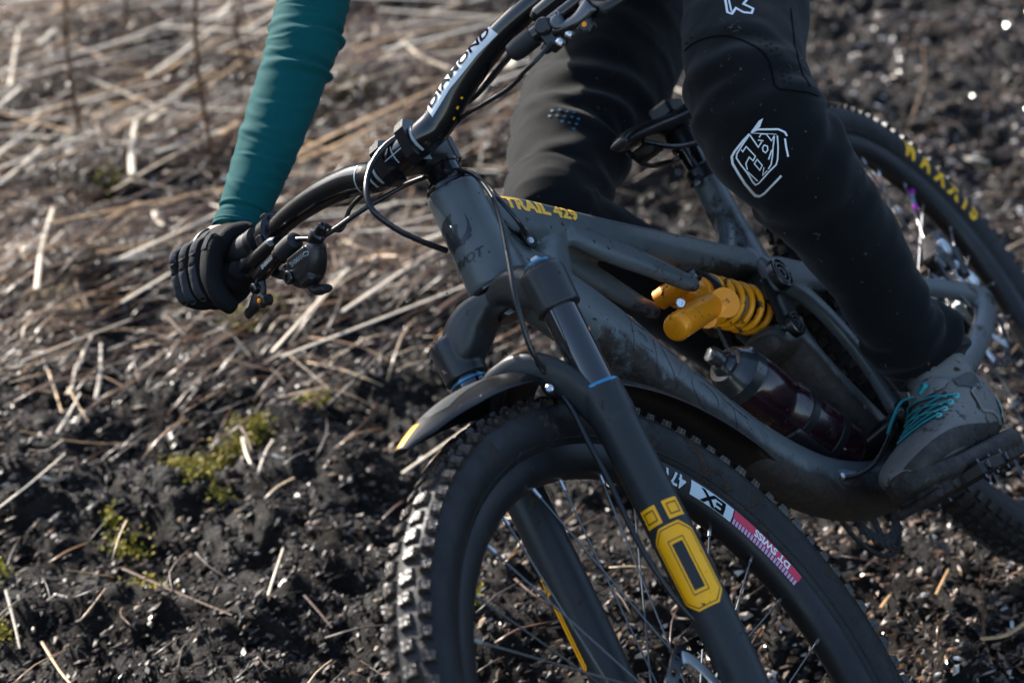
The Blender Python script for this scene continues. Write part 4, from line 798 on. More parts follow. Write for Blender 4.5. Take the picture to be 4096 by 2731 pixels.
pol = lambda W_, off=0: (lambda a, r: W_(a, r, rim_l(r) + off))
decal('rim_graphic', sect(136.2, 155.6, .2985, .3085), pol(WF), M_['red_print'], rimF)
for i in range(22): decal('rim_graphic', sect(136.4 + i * .875, 136.4 + i * .875 + .62, .2925, .2983), pol(WF), M_['pink_print'], rimF)
decal('rim_graphic', sect(124.2, 135.9, .2925, .3085), pol(WF), M_['pale_grey_print'], rimF)
decal('lettering', text2d('DT SWISS', .0118, .003, sx=1.08, bold=.0004), rimmap(WF, R_(147.2), .3035, .0005), M_['white_print'], rimF)
decal('lettering', text2d('EX', .0185, .003, sx=1.55, bold=.0007), rimmap(WF, R_(130.6), .3005, .0005), M_['black_print'], rimF)
decal('lettering', text2d('471', .0205, .003, sx=1.05, bold=.0004), rimmap(WF, R_(119.6), .3005, .0005), M_['pale_grey_print'], rimF)
def side_l(r): return np.interp(r, [.314, .321, .330, .339, .347, .356], [.0190, .0245, .0288, .0300, .0292, .0262]) + .0007
for ch, a in zip('MAXXIS', (143.0, 149.6, 155.8, 161.6, 166.2, 170.0)):
    decal('lettering', text2d(ch, .037, .004, sx=.86, bold=.0018), (lambda a0: lambda u, v: WR(R_(a0) + u / .338, .3335 + v, side_l(.3335 + v)))(a), M_['tyre_yellow'], tyR)
va = (2.5794, 0.2723)[0]
MB().tube([WR(va, .287, 0), WR(va, .248, 0)], .0026, n=10, sub=1).build('valve', M_['teal_rubber'], rimR); MB().tube([WR(va, .256, 0), WR(va, .244, 0)], .0038, n=10, sub=1).build('valve_cap', M_['magenta'], rimR); MB().tube([WR(va, .286, 0), WR(va, .279, 0)], .0055, n=10, sub=1).build('valve_nut', M_['magenta'], rimR)
# ---- rear brake caliper and gear cassette
cl_ = MB(); c0 = V(-.425, .062, .128)
cl_.box(c0, (.026, 0, -.012), (0, .016, 0), (.008, 0, .018), .005); cl_.box(c0 + V(.032, .004, -.004), (.012, 0, 0), (0, .010, 0), (0, 0, .012), .003); cl_.box(c0 + V(-.03, .006, -.03), (.014, 0, -.02), (0, .006, 0), (.007, 0, .006), .002)
cl_ = cl_.build('rear_caliper', M_['dark_steel'], bike, ang=30); MB().lathe(c0 + V(.006, .012, .004), Y, [(0, .013), (.006, .013), (.008, .010), (.0082, .006)], n=20).build('piston_cap', M_['silver'], cl_, ang=30)
MB().tube([c0 + V(.03, .008, .004), c0 + V(.055, .012, .0), c0 + V(.062, .012, -.03), c0 + V(.06, .012, -.075)], .0026, n=8).build('caliper_hose', M_['hose'], cl_)
MB().loft([(*(c0 + V(-.04, .004, -.07)), .007, .012), (*(c0 + V(-.02, .004, -.03)), .006, .008), (*(c0 + V(.012, .003, -.022)), .006, .007)], lat=Y, n=12).build('caliper_mount', M_['silver'], cl_)
MB().lathe(RA_ + V(0, .068, 0), Y, [(0, .012), (.012, .012), (.014, .009), (.014, .005), (.010, .004)], n=22).build('rear_axle', M_['black_satin'], bike)
cas = MB()
for i in range(11): cas.lathe(RA_ + V(0, -.030 - .0038 * i, 0), Y, [(-.0009, .100 - .0078 * i), (.0009, .100 - .0078 * i)], n=36)
cas.build('cassette', M_['dark_steel'], bike, smooth=False)
# ---- cranks, chainring, pedals
MB().lathe((0, -.055, 0), Y, [(0, .012), (.11, .012)], n=20).build('crank_axle', M_['black_satin'], bike)
CR_A = -.02
def crank(sg):
    y = sg * .078; e = V(.172 * sg, y + .010 * sg, CR_A * sg * 0 - .004)
    MB().loft([(0, y - .006 * sg, 0, .0085, .022), (.05 * sg, y, -.001, .0085, .015), (.12 * sg, y + .006 * sg, -.003, .008, .0135), (.172 * sg, y + .010 * sg, -.004, .008, .016)], lat=Y, n=16, exp=2.8).build('crank_arm', M_['mud_black'], bike)
    pd = MB(); pc = V(.172 * sg, sg * .135, -.004 if sg > 0 else -.002); tx = V(.95, 0, .30).normalized(); tz = V(-.30, 0, .95)
    pd.lathe(pc - V(0, .055 * sg, 0), V(0, sg, 0), [(0, .0085), (.10, .0085)], n=16)
    for yy in (-.041, -.014, .014, .041): pd.box(pc + V(0, yy, 0) , tx * .042, V(0, .005, 0), tz * .0072, .002)
    for xx in (-.039, .039): pd.box(pc + tx * xx, tx * .005, V(0, .044, 0), tz * .0075, .002)
    p = pd.build('pedal', M_['black_satin'], bike, ang=30)
    for xx in (-.037, 0, .037):
        for yy in (-.041, .041): MB().lathe(pc + tx * xx + V(0, yy, 0) - tz * .012, tz, [(0, .0016), (.024, .0016)], n=6).build('pedal_pin', M_['dark_steel'], p)
    for xx in (-.03, .03): MB().lathe(pc + tx * xx + V(0, .047 * sg, 0), V(0, sg, 0), [(-.003, .0058), (.002, .0058), (.003, .004), (.003, .002)], n=14).build('pedal_bolt', M_['dark_steel'], p)
    return pc, tx, tz
PED_L = crank(1); crank(-1)
nt_ = 34; v = []
for i in range(nt_ * 4):
    a = 2 * math.pi * i / (nt_ * 4); r = (.0725, .0775, .0775, .0725)[i % 4]; v.append((r * math.cos(a), -.052, r * math.sin(a)))
inn = [(.058 * math.cos(2 * math.pi * i / (nt_ * 4)), -.052, .058 * math.sin(2 * math.pi * i / (nt_ * 4))) for i in range(nt_ * 4)]
n4 = nt_ * 4; vv = v + inn + [(x, -.055, z) for x, y, z in v + inn]; ff = []
for i in range(n4):
    j = (i + 1) % n4; ff += [(i, j, n4 + j, n4 + i), (2 * n4 + i, 3 * n4 + i, 3 * n4 + j, 2 * n4 + j), (i, 2 * n4 + i, 2 * n4 + j, j), (n4 + i, n4 + j, 3 * n4 + j, 3 * n4 + i)]
cr_ = MB().add(vv, ff).build('chainring', M_['mud_black'], bike, smooth=False)
for i in range(4):
    a = i * math.pi / 2 + .6; MB().loft([(0.012 * math.cos(a), -.055, .012 * math.sin(a), .012, .003), (.06 * math.cos(a), -.0535, .06 * math.sin(a), .007, .003)], lat=(-math.sin(a), 0, math.cos(a)), n=10).build('chainring_arm', M_['mud_black'], cr_)
MB().tube([(0.02 + .078 * math.cos(a), -.053, .078 * math.sin(a)) for a in np.linspace(-1.9, 1.6, 14)] , .0035, n=6, sub=2).build('chain', M_['mud_black'], bike)
# ---- seat post and saddle
pa, pb_ = V(-.078, 0, .416), V(-.103, 0, .482); pdv = (pb_ - pa).normalized()
post = MB().lathe(pa, pdv, [(0, .0155), (.085, .0155)], n=28).build('seat_post', M_['black_gloss'], bike)
MB().lathe(pa, pdv, [(.008, .0195), (.010, .0212), (.024, .0212), (.026, .0185)], n=28).build('seat_clamp', M_['black_satin'], bike, ang=30)
MB().box(pa + pdv * .017 + V(.022, .0, 0), (.006, 0, 0), (0, .006, 0), pdv * .006, .0015).build('clamp_bolt', M_['dark_steel'], bike)
MB().lathe(pa, pdv, [(.058, .0185), (.060, .0200), (.080, .0200), (.083, .0175), (.090, .0165), (.094, .016)], n=28).build('post_collar', M_['black_satin'], post, ang=30)
hd = MB(); q = pa + pdv * .112; hd.lathe(pa, pdv, [(.085, .013), (.105, .0125)], n=24); hd.box(q, (.022, 0, .006), (0, .017, 0), (-.004, 0, .010), .004); hd.lathe(q + V(.018, -.004, -.012), pdv, [(-.012, .0035), (.018, .0035)], n=10)
hd.build('saddle_clamp', M_['black_satin'], post, ang=30)
sdl = MB(); sx = V(.98, 0, .2).normalized()
SN = V((0.0515, -0.0040, 0.5416)); 
def sp(a): return SN - sx * a
sdl.loft([(*(sp(.002) - V(0, 0, .012)), .014, .006), (*(sp(.03) - V(0, 0, .008)), .018, .010), (*(sp(.08) - V(0, 0, .006)), .023, .010), (*(sp(.14) - V(0, 0, .004)), .032, .010), (*(sp(.20) - V(0, 0, .0)), .056, .014), (*(sp(.25) + V(0, 0, .004)), .068, .015), (*(sp(.285) + V(0, 0, .006)), .058, .010)], lat=Y, n=26, exp=2.6)
sdl = sdl.build('saddle', M_['saddle'], bike)
for sg in (1, -1): MB().tube([sp(.035) + V(0, .012 * sg, -.020), sp(.07) + V(0, .020 * sg, -.038), sp(.11) + V(0, .022 * sg, -.043), sp(.19) + V(0, .022 * sg, -.040), sp(.24) + V(0, .03 * sg, -.012)], .0035, n=10).build('saddle_rail', M_['dark_steel'], sdl)
MB().box(sp(.055) + V(0, 0, -.030), (.012, 0, .004), (0, .016, 0), (0, 0, .008), .003).build('saddle_nose_support', M_['black_satin'], sdl)
# ---- water bottle and cage
ba, bb_ = V(.196, 0, .258), V(.080, 0, .062); bd = (bb_ - ba).normalized()
bot = MB().lathe(ba, bd, [(.030, .0335), (.034, .0355), (.075, .0358), (.080, .0340), (.090, .0340), (.095, .0360), (.205, .0360), (.214, .033), (.216, .028)], n=40).build('bottle', M_['bottle_wine'], bike, ang=50)
MB().lathe(ba, bd, [(-.004, .0225), (0, .026), (.010, .0305), (.014, .0352), (.0285, .0362), (.030, .0345)], n=40).build('bottle_cap', M_['bottle_clear'], bot, ang=40)
MB().lathe(ba, bd, [(-.030, .006), (-.029, .0098), (-.020, .0105), (-.018, .0085), (-.012, .009), (-.010, .0135), (-.004, .0165), (-.002, .0225)], n=28).build('bottle_spout', M_['bottle_clear'], bot, ang=40)
for q in (.118, .172): MB().add(*(lambda P: P)((lambda m: (m.v, m.f))(MB().lathe(ba, bd, [(q - .006, .0366), (q - .005, .0382), (q + .005, .0382), (q + .006, .0366)], n=36, close=False)))).build('cage_band', M_['black_satin'], bike)
MB().loft([(*(ba + bd * .10 + V(.028, 0, -.026)), .014, .005), (*(ba + bd * .20 + V(.028, 0, -.026)), .014, .005)], lat=Y, n=12).build('bottle_cage', M_['black_satin'], bike)
# ---- rear brake hose along the frame and its port near the bottom bracket
hose('stay_hose', [(0.2074, 0.0340, 0.0792), (0.1888, 0.0460, 0.0684), (0.1590, 0.0560, 0.0634), (0.1122, 0.0620, 0.0655), (0.0602, 0.0660, 0.0710), (-0.0002, 0.0680, 0.0710)], .0030)
MB().loft([(*V((0.2036, 0.0300, 0.0811)), .004, .009), (*V((0.1965, 0.0330, 0.0748)), .006, .011), (*V((0.1860, 0.0400, 0.0687)), .004, .006)], lat=Y, n=14).build('hose_port', M_['frame'], bike)
MB().lathe((0.2151, 0.0400, 0.0833), (.2, .95, .2), [(-.003, .004), (.001, .004), (.0015, .0025)], n=12).build('port_screw', M_['steel'], bike)
# ---- frame graphics
def ttdir():
    a, c_ = V(.34, 0, .512), V(.25, 0, .462); return (c_ - a).normalized()
U_ = ttdir(); Vv = V(0, 1, 0).cross(U_) ; Vv = Vv if Vv.z > 0 else -Vv
F = caster(fbvh, (0.3641, 0.0210, 0.5357), U_, Vv, (.1, .95, .3), .0006)
decal('lettering', text2d('TRAIL', .0222, .003, sx=1.32, bold=.0012, shear=.12), lambda u, v: F(u - .026, v), M_['pale_yellow_print'], frame)
decal('lettering', text2d('429', .0222, .003, sx=1.32, bold=.0010, shear=.12), lambda u, v: F(u + .043, v), M_['pale_yellow_print'], frame)
def htmap(off=.0006):
    def fn(u, v):   # u: angle from forward towards left, v: height on the head tube
        d = V(math.sin(math.acos(-AS.x)) , 0, -AS.x) if False else V(AS.z, 0, -AS.x); dd = d * math.cos(u) + V(0, 1, 0) * math.sin(u)
        c_ = along(v); h = fbvh.ray_cast(c_ + dd * .08, -dd, .09); return None if h[0] is None else h[0] + dd * off
    return fn
BIRD = [
 [(0.1333, 0.0850), (-0.0770, 0.0847), (-0.3610, 0.0827), (-0.6617, 0.0788), (-1.0116, 0.0758), (-0.8870, 0.0671), (-0.6304, 0.0579), (-0.3359, 0.0563), (-0.4089, 0.0630), (-0.3930, 0.0708), (-0.2253, 0.0780), (0.0420, 0.0823)],
 [(0.5533, 0.0779), (0.5791, 0.0700), (0.5405, 0.0620), (0.5301, 0.0578), (0.4266, 0.0563), (0.4734, 0.0534), (0.2892, 0.0516), (0.1189, 0.0516), (0.1427, 0.0488), (-0.1283, 0.0508), (-0.2001, 0.0555), (0.0867, 0.0558), (0.3140, 0.0592), (0.4615, 0.0651), (0.5181, 0.0719)],
 [(-0.0020, 0.0739), (0.1314, 0.0722), (0.1703, 0.0702), (0.0767, 0.0685), (-0.0043, 0.0635), (-0.0030, 0.0564), (0.0714, 0.0520), (-0.3341, 0.0503), (-0.5900, 0.0489), (-0.5594, 0.0544), (-0.5158, 0.0602), (-0.2021, 0.0639), (-0.0055, 0.0701)],
 [(-0.5970, 0.0633), (-0.7656, 0.0576), (-0.7910, 0.0526), (-0.5773, 0.0576)]]
for P in BIRD: decal('head_badge', tess([P], .02), htmap(), M_['dark_print'], frame)
decal('lettering', text2d('PIVOT', .0120, .003, sx=1.35, shear=.28, bold=.0003), lambda u, v: htmap()(-.16 + u / .0325, .0335 + v), M_['dark_print'], frame)
D0, D1 = V(.40, 0, .41), V(.30, 0, .21); U_ = (D1 - D0).normalized(); Vv = V(0, 1, 0).cross(U_); Vv = Vv if Vv.x < 0 else -Vv
F = caster(fbvh, D0 * .38 + D1 * .62, U_, Vv, (.25, .95, .0), .0006)
decal('lettering', text2d('PIVOT', .055, .005, sx=1.25, bold=.001, shear=-.2), lambda u, v: F(u, v - .006), M_['panel_print'], frame)
for q in (-.11, -.06, .0, .06): decal('panel_graphic', tess([[(q, .018), (q + .028, .018), (q + .044, .030), (q + .012, .030)]], .006), F, M_['panel_print'], frame)

# ================================================================== rider
rider = bpy.data.objects.new('person', None); COL.objects.link(rider); rider.matrix_world = POSE
tag(rider, 'rider in teal long-sleeved jersey and black trousers gripping the handlebar with black gloves', 'person')
def cloth(rows, lat, n, sub, folds, mb=None, wob=.0012, seed=0.0, cap=True, exp=2.0):
    """a sleeve or trouser leg with modelled folds; folds: (s, slant, phase, width, height, centre angle, spread)"""
    Rr = resample(rows, sub); C = [r[:3] for r in Rr]; m = len(Rr); lat = np.array(lat, float); v = []; f = []
    for i, r in enumerate(Rr):
        t = C[min(i + 1, m - 1)] - C[max(i - 1, 0)]; t /= np.linalg.norm(t) + 1e-12
        a = lat - t * (lat @ t); a /= np.linalg.norm(a); b = np.cross(t, a); s_ = i / sub
        for k in range(n):
            th = 2 * math.pi * k / n; x, y = math.cos(th), math.sin(th)
            if exp != 2: x = math.copysign(abs(x) ** (2 / exp), x); y = math.copysign(abs(y) ** (2 / exp), y)
            d = a * x * r[3] + b * y * r[4]; dn = d / (np.linalg.norm(d) + 1e-12); off = 0.0
            for (fs, sl, ph, w, h, ca, spd) in folds:
                q = (s_ - fs - sl * math.sin(th - ph)) / w
                if abs(q) < 3:
                    e = math.exp(-q * q) - 0.55 * math.exp(-(q - 1.5) ** 2); off += h * e * (0.5 + 0.5 * math.cos(th - ca)) ** spd
            p = r[:3] + d; off += wob * noise.noise(Vector(p) * 45 + Vector((seed, 0, 0))) + wob * 1.6 * noise.noise(Vector(p) * 17 + Vector((0, seed, 0)))
            v.append(p + dn * off)
    for i in range(m - 1):
        for k in range(n): f.append((i * n + k, i * n + (k + 1) % n, (i + 1) * n + (k + 1) % n, (i + 1) * n + k))
    if cap: f.append(tuple(range(n - 1, -1, -1))); f.append(tuple(range((m - 1) * n, m * n)))
    mb = mb or MB(); mb.add(v, f); return mb
PI = math.pi
# arm chain (bike frame)
SHR, SHL = V(-.05, -.17, 1.07), V(-.05, .17, 1.07)
HND = {sg: S3(*bar_at(sg * .335)) for sg in (-1, 1)}
arm = [(*(0.3347, -0.3203, 0.7231), .0300, .0285), (*(0.3113, -0.3061, 0.7408), .0312, .0292), (*(0.2833, -0.2903, 0.7598), .0345, .032), (*(0.2542, -0.2724, 0.7792), .0370, .035), (*(0.2158, -0.2495, 0.8056), .0390, .038), (*(0.1778, -0.2273, 0.8315), .0405, .040), (*(0.1501, -0.2121, 0.8514), .0425, .042), (*(0.1180, -0.1995, 0.8744), .0435, .043), (*(0.0927, -0.1884, 0.8933), .0430, .043), (*(0.0542, -0.1758, 0.9233), .044, .045), (*(0.0098, -0.1656, 0.9701), .048, .05), (*SHR, .058, .06)]
rs = random.Random(3)
F_ = []
for s0_, sl, A, ca, spd in ((5.15, .30, .0068, .2, 1.4), (5.6, .40, .0030, 2.4, 3), (6.35, .34, .0075, .8, 1.2), (6.75, .45, .0030, 3.6, 3), (7.2, .36, .0036, 2.2, 3), (4.4, .44, .0022, 3.0, 3), (3.6, .50, .0018, 4.6, 3), (2.6, .45, .0012, 3.4, 3), (1.5, .35, .0012, 2.4, 3)):
    F_.append((s0_, sl, .3, .13, A, ca, spd))
for k in range(80): F_.append((rs.uniform(.9, 8.5), rs.uniform(.2, .9), rs.uniform(0, 1.2), rs.uniform(.05, .12), rs.uniform(.0004, .0013), rs.uniform(0, 6.28), 7))
F_ += [(.16, .02, 0, .10, .0030, 0, 0), (.72, .05, .4, .07, -.0022, 0, 0)]
jm = cloth(arm, (.35, .85, -.4), 72, 26, F_, seed=2.0, wob=.0008)
eL = V(.16, .40, .90)
jm.loft([(*(HND[1] + V(-.03, .0, .05)), .029, .027), (*((V(HND[1]) + eL) / 2 + V(0, .01, .02)), .037, .036), (*eL, .042, .042), (*((SHL + eL) / 2 + V(0, 0, .01)), .05, .05), (*SHL, .058, .06)], n=28)
jm.loft([(-.44, 0, .76, .150, .105), (-.36, 0, .84, .150, .110), (-.25, 0, .92, .155, .115), (-.12, 0, 1.02, .178, .120), (-.03, 0, 1.09, .185, .105), (.02, 0, 1.14, .10, .075), (.05, 0, 1.17, .062, .06)], n=40, exp=2.4)
jersey = jm.build('jersey', M_['jersey'], rider, ang=None)
MB().add(*(lambda m: (m.v, m.f))(cloth([(*(0.3358, -0.3211, 0.7222), .0312, .0297), (*(0.3263, -0.3164, 0.7288), .0318, .0300)], (.35, .85, -.4), 60, 4, [], cap=False, wob=.0004))).build('sleeve_hem', M_['jersey'], jersey)
# ---- trousers: one garment
LL = [(*(0.0172, 0.1170, 0.0821), .040, .043), (*(0.0107, 0.1180, 0.0944), .045, .046), (*(0.0051, 0.1200, 0.1058), .046, .046), (*(0.0108, 0.1240, 0.1268), .052, .052), (*(0.0220, 0.1280, 0.1508), .049, .050), (*(0.0286, 0.1320, 0.1805), .048, .050), (*(0.0297, 0.1420, 0.2325), .052, .057), (*(0.0462, 0.1520, 0.2864), .056, .062), (*(0.0670, 0.1620, 0.3446), .062, .066), (*(0.0888, 0.1680, 0.3866), .067, .070), (*(0.1013, 0.1720, 0.4314), .072, .074), (*(0.0811, 0.1720, 0.4714), .072, .076), (*(0.0411, 0.1710, 0.5028), .069, .076), (*(-0.0258, 0.1680, 0.5326), .070, .077), (*(-0.1512, 0.1600, 0.5714), .077, .080), (*(-0.3016, 0.1460, 0.6183), .084, .088), (-.345, .112, .715, .092, .100), (-.43, .06, .79, .09, .11)]
fl = []
for (s_, sl, A, ca, w) in ((1.9, .45, .015, 1.0, .40), (2.9, .60, .018, .3, .45), (3.9, .5, .012, 2.0, .4), (1.1, .2, .004, 0, .25), (10.2, .5, .006, -1.0, .25), (10.9, .55, .006, -.6, .25), (11.7, .4, .005, -1.4, .25), (9.3, .5, .005, .5, .4), (8.1, .6, .005, 2.6, .45), (6.7, .8, .004, 1.2, .5), (5.3, .5, .004, 0, .4)): fl.append((s_, sl, .6, w, A, ca, .9))
for k in range(46): fl.append((rs.uniform(.6, 14), rs.uniform(-.6, .7), rs.uniform(0, 6.28), rs.uniform(.10, .26), rs.uniform(.0012, .0036), rs.uniform(0, 6.28), 3.0))
tm = cloth(LL, Y, 84, 12, fl, seed=5.0, wob=.0012)
RLg = [(-.19, -.12, .085, .042, .044), (-.165, -.121, .15, .048, .05), (-.10, -.124, .27, .054, .056), (-.04, -.126, .37, .058, .060), (*(0.0616, -0.1270, 0.4955), .060, .062), (*(0.0135, -0.1270, 0.5238), .063, .066), (*(-0.0600, -0.1260, 0.5518), .072, .074), (*(-0.1397, -0.1240, 0.5795), .079, .078), (*(-0.2438, -0.1180, 0.5993), .090, .092), (*(-0.3438, -0.1120, 0.6196), .094, .098), (*(-0.4577, -0.1050, 0.6517), .096, .10), (*(-0.5804, -0.0980, 0.6950), .096, .10), (-.46, -.06, .79, .09, .11)]
fr = []
for (s_, sl, A) in ((4.6, .5, .005), (5.2, .55, .006), (5.8, .6, .007), (6.4, .6, .008), (7.0, .65, .007), (7.5, .5, .006), (8.2, .5, .005), (9.0, .5, .004), (9.8, .4, .004)): fr.append((s_, sl, rs.uniform(.2, 1.0), .20, A, rs.uniform(-1, 5), 1.5))
for k in range(40): fr.append((rs.uniform(3.6, 11), rs.uniform(-.5, .7), rs.uniform(0, 6.28), rs.uniform(.09, .2), rs.uniform(.0012, .0032), rs.uniform(0, 6.28), 3.0))
cloth(RLg, Y, 84, 12, fr, mb=tm, seed=9.0, wob=.0012)
tm.loft([(-.37, 0, .70, .10, .075), (-.42, 0, .76, .145, .115), (-.44, 0, .81, .150, .115)], n=40)
trousers = tm.build('trousers', M_['trousers'], rider, ang=None); blend(trousers, .0028, 1, .4); tbv = bvh_of(trousers)
# seams, logos and perforations on the trousers
def fit(a, u0, v0, scale): return [((x - u0) * scale, (v0 - y) * scale) for x, y in a]
KC = V((0.2635, 0.2350, 0.4333)); vd = V(0.86, 0.50, 0.07).normalized(); IU = V(-.354, .705, -.614); IV = V(-.354, .506, .786)
K = caster(tbv, KC, IU, IV, vd, .0008)
kz = 1 / (3.136 * 3420)     # logo traced at this size on the knee
kf = lambda a: fit(a, 815, 659, kz)
polys = []
for pts, w, cl2 in [
 ([(630,395),(560,470),(470,590),(440,650),(450,730),(520,850),(600,960),(680,1040),(740,1095),(790,1105),(830,1080),(900,1000),(1005,885)], 26, 0),
 ([(625,410),(540,540),(495,620),(490,670),(540,750),(620,850),(680,940),(720,980),(755,965),(860,840),(940,760),(955,700),(960,560),(950,420)], 17, 0),
 ([(915,430),(900,560),(895,660),(880,760),(850,810)], 15, 0), ([(635,410),(690,490),(730,555),(770,490)], 15, 0), ([(740,440),(760,400),(820,400),(880,480),(915,420)], 13, 0),
 ([(725,470),(790,480)], 13, 0), ([(780,560),(800,530),(835,545),(840,590),(815,620),(785,600)], 14, 1), ([(885,590),(850,700)], 16, 0),
 ([(540,575),(560,600),(595,540),(700,660),(675,710),(630,665),(595,740),(615,810)], 14, 0), ([(720,695),(690,745),(755,820),(780,765)], 13, 1), ([(615,830),(650,860),(740,940)], 13, 0), ([(800,790),(790,880),(840,825)], 13, 0),
 ([(650,375),(720,345),(960,345),(1040,380),(1065,425)], 22, 0), ([(1040,455),(1055,560),(1078,670)], 22, 0), ([(640,385),(940,405)], 7, 0)]:
    polys += stroke(kf(pts), w * kz, bool(cl2))
polys.append(kf([(640,375),(730,245),(780,215),(745,320),(700,345)]))
decal('knee_emblem', tess(polys, .004), K, M_['white_print'], trousers)
TCn = V((0.0803, 0.2350, 0.5755)); Tk = caster(tbv, TCn, IU, IV, vd, .0008)
tz_ = 1 / (1.568 * 3420); tf = lambda a: fit(a, 1042, 16, tz_)
polys = stroke(tf([(985,-60),(985,40),(1010,55),(1040,10),(1080,45),(1130,50),(1145,15),(1090,-20),(1120,-60)]), 14 * tz_) + stroke(tf([(1005,-60),(1010,35)]), 10 * tz_)
decal('thigh_emblem', tess(polys, .004), Tk, M_['white_print'], trousers)
def dots(name, pts, F, r, m_): 
    for x, y in pts: decal(name, tess([[(x + r * math.cos(t), y + r * .8 * math.sin(t)) for t in np.linspace(0, 2 * PI, 9)[:-1]]], .01), F, m_, trousers)
kp = lambda a: [((x - 1042) * tz_, (16 - y) * tz_) for x, y in a]
dots('vent_hole', kp([(962,155),(1005,162),(1050,183),(1090,200),(1125,182),(1160,205),(1155,255),(1195,235),(1190,285),(1222,268),(1215,318),(1250,300),(1240,355),(1268,345),(1270,450),(1307,455),(1315,495),(1272,480),(1275,520),(1312,530),(770,190),(745,215)]), Tk, .0018, M_['black_print'])
decal('knee_seam', tess(stroke([((x - 1042) * tz_, (16 - y) * tz_) for x, y in ((690,330),(720,270),(770,232),(840,212),(910,206),(980,214),(1050,245),(1120,295),(1170,345),(1200,410),(1208,480),(1215,545),(1240,570),(1330,578),(1420,580),(1500,592))], .0022), .004), Tk, M_['seam'], trousers)
decal('side_seam', tess(stroke([((x - 1042) * tz_, (16 - y) * tz_) for x, y in ((1410,-30),(1400,120),(1392,250),(1390,350),(1405,440),(1440,540))], .0018), .004), Tk, M_['seam'], trousers)
RC = V((-0.0122, -0.0600, 0.5891)); Rk = caster(tbv, RC, IU, IV, vd, .0008); rz = 1 / (1.96 * 3150)
blue = mat('vent_blue', (0.014, 0.075, 0.13), 0.5)
dots('vent_hole', [((x - 568) * rz, (725 - y) * rz) for x, y in ((417,657),(473,651),(528,662),(582,673),(398,700),(455,698),(511,705),(566,711),(617,727),(491,748),(545,759),(600,769),(580,809))], Rk, .0023, blue)
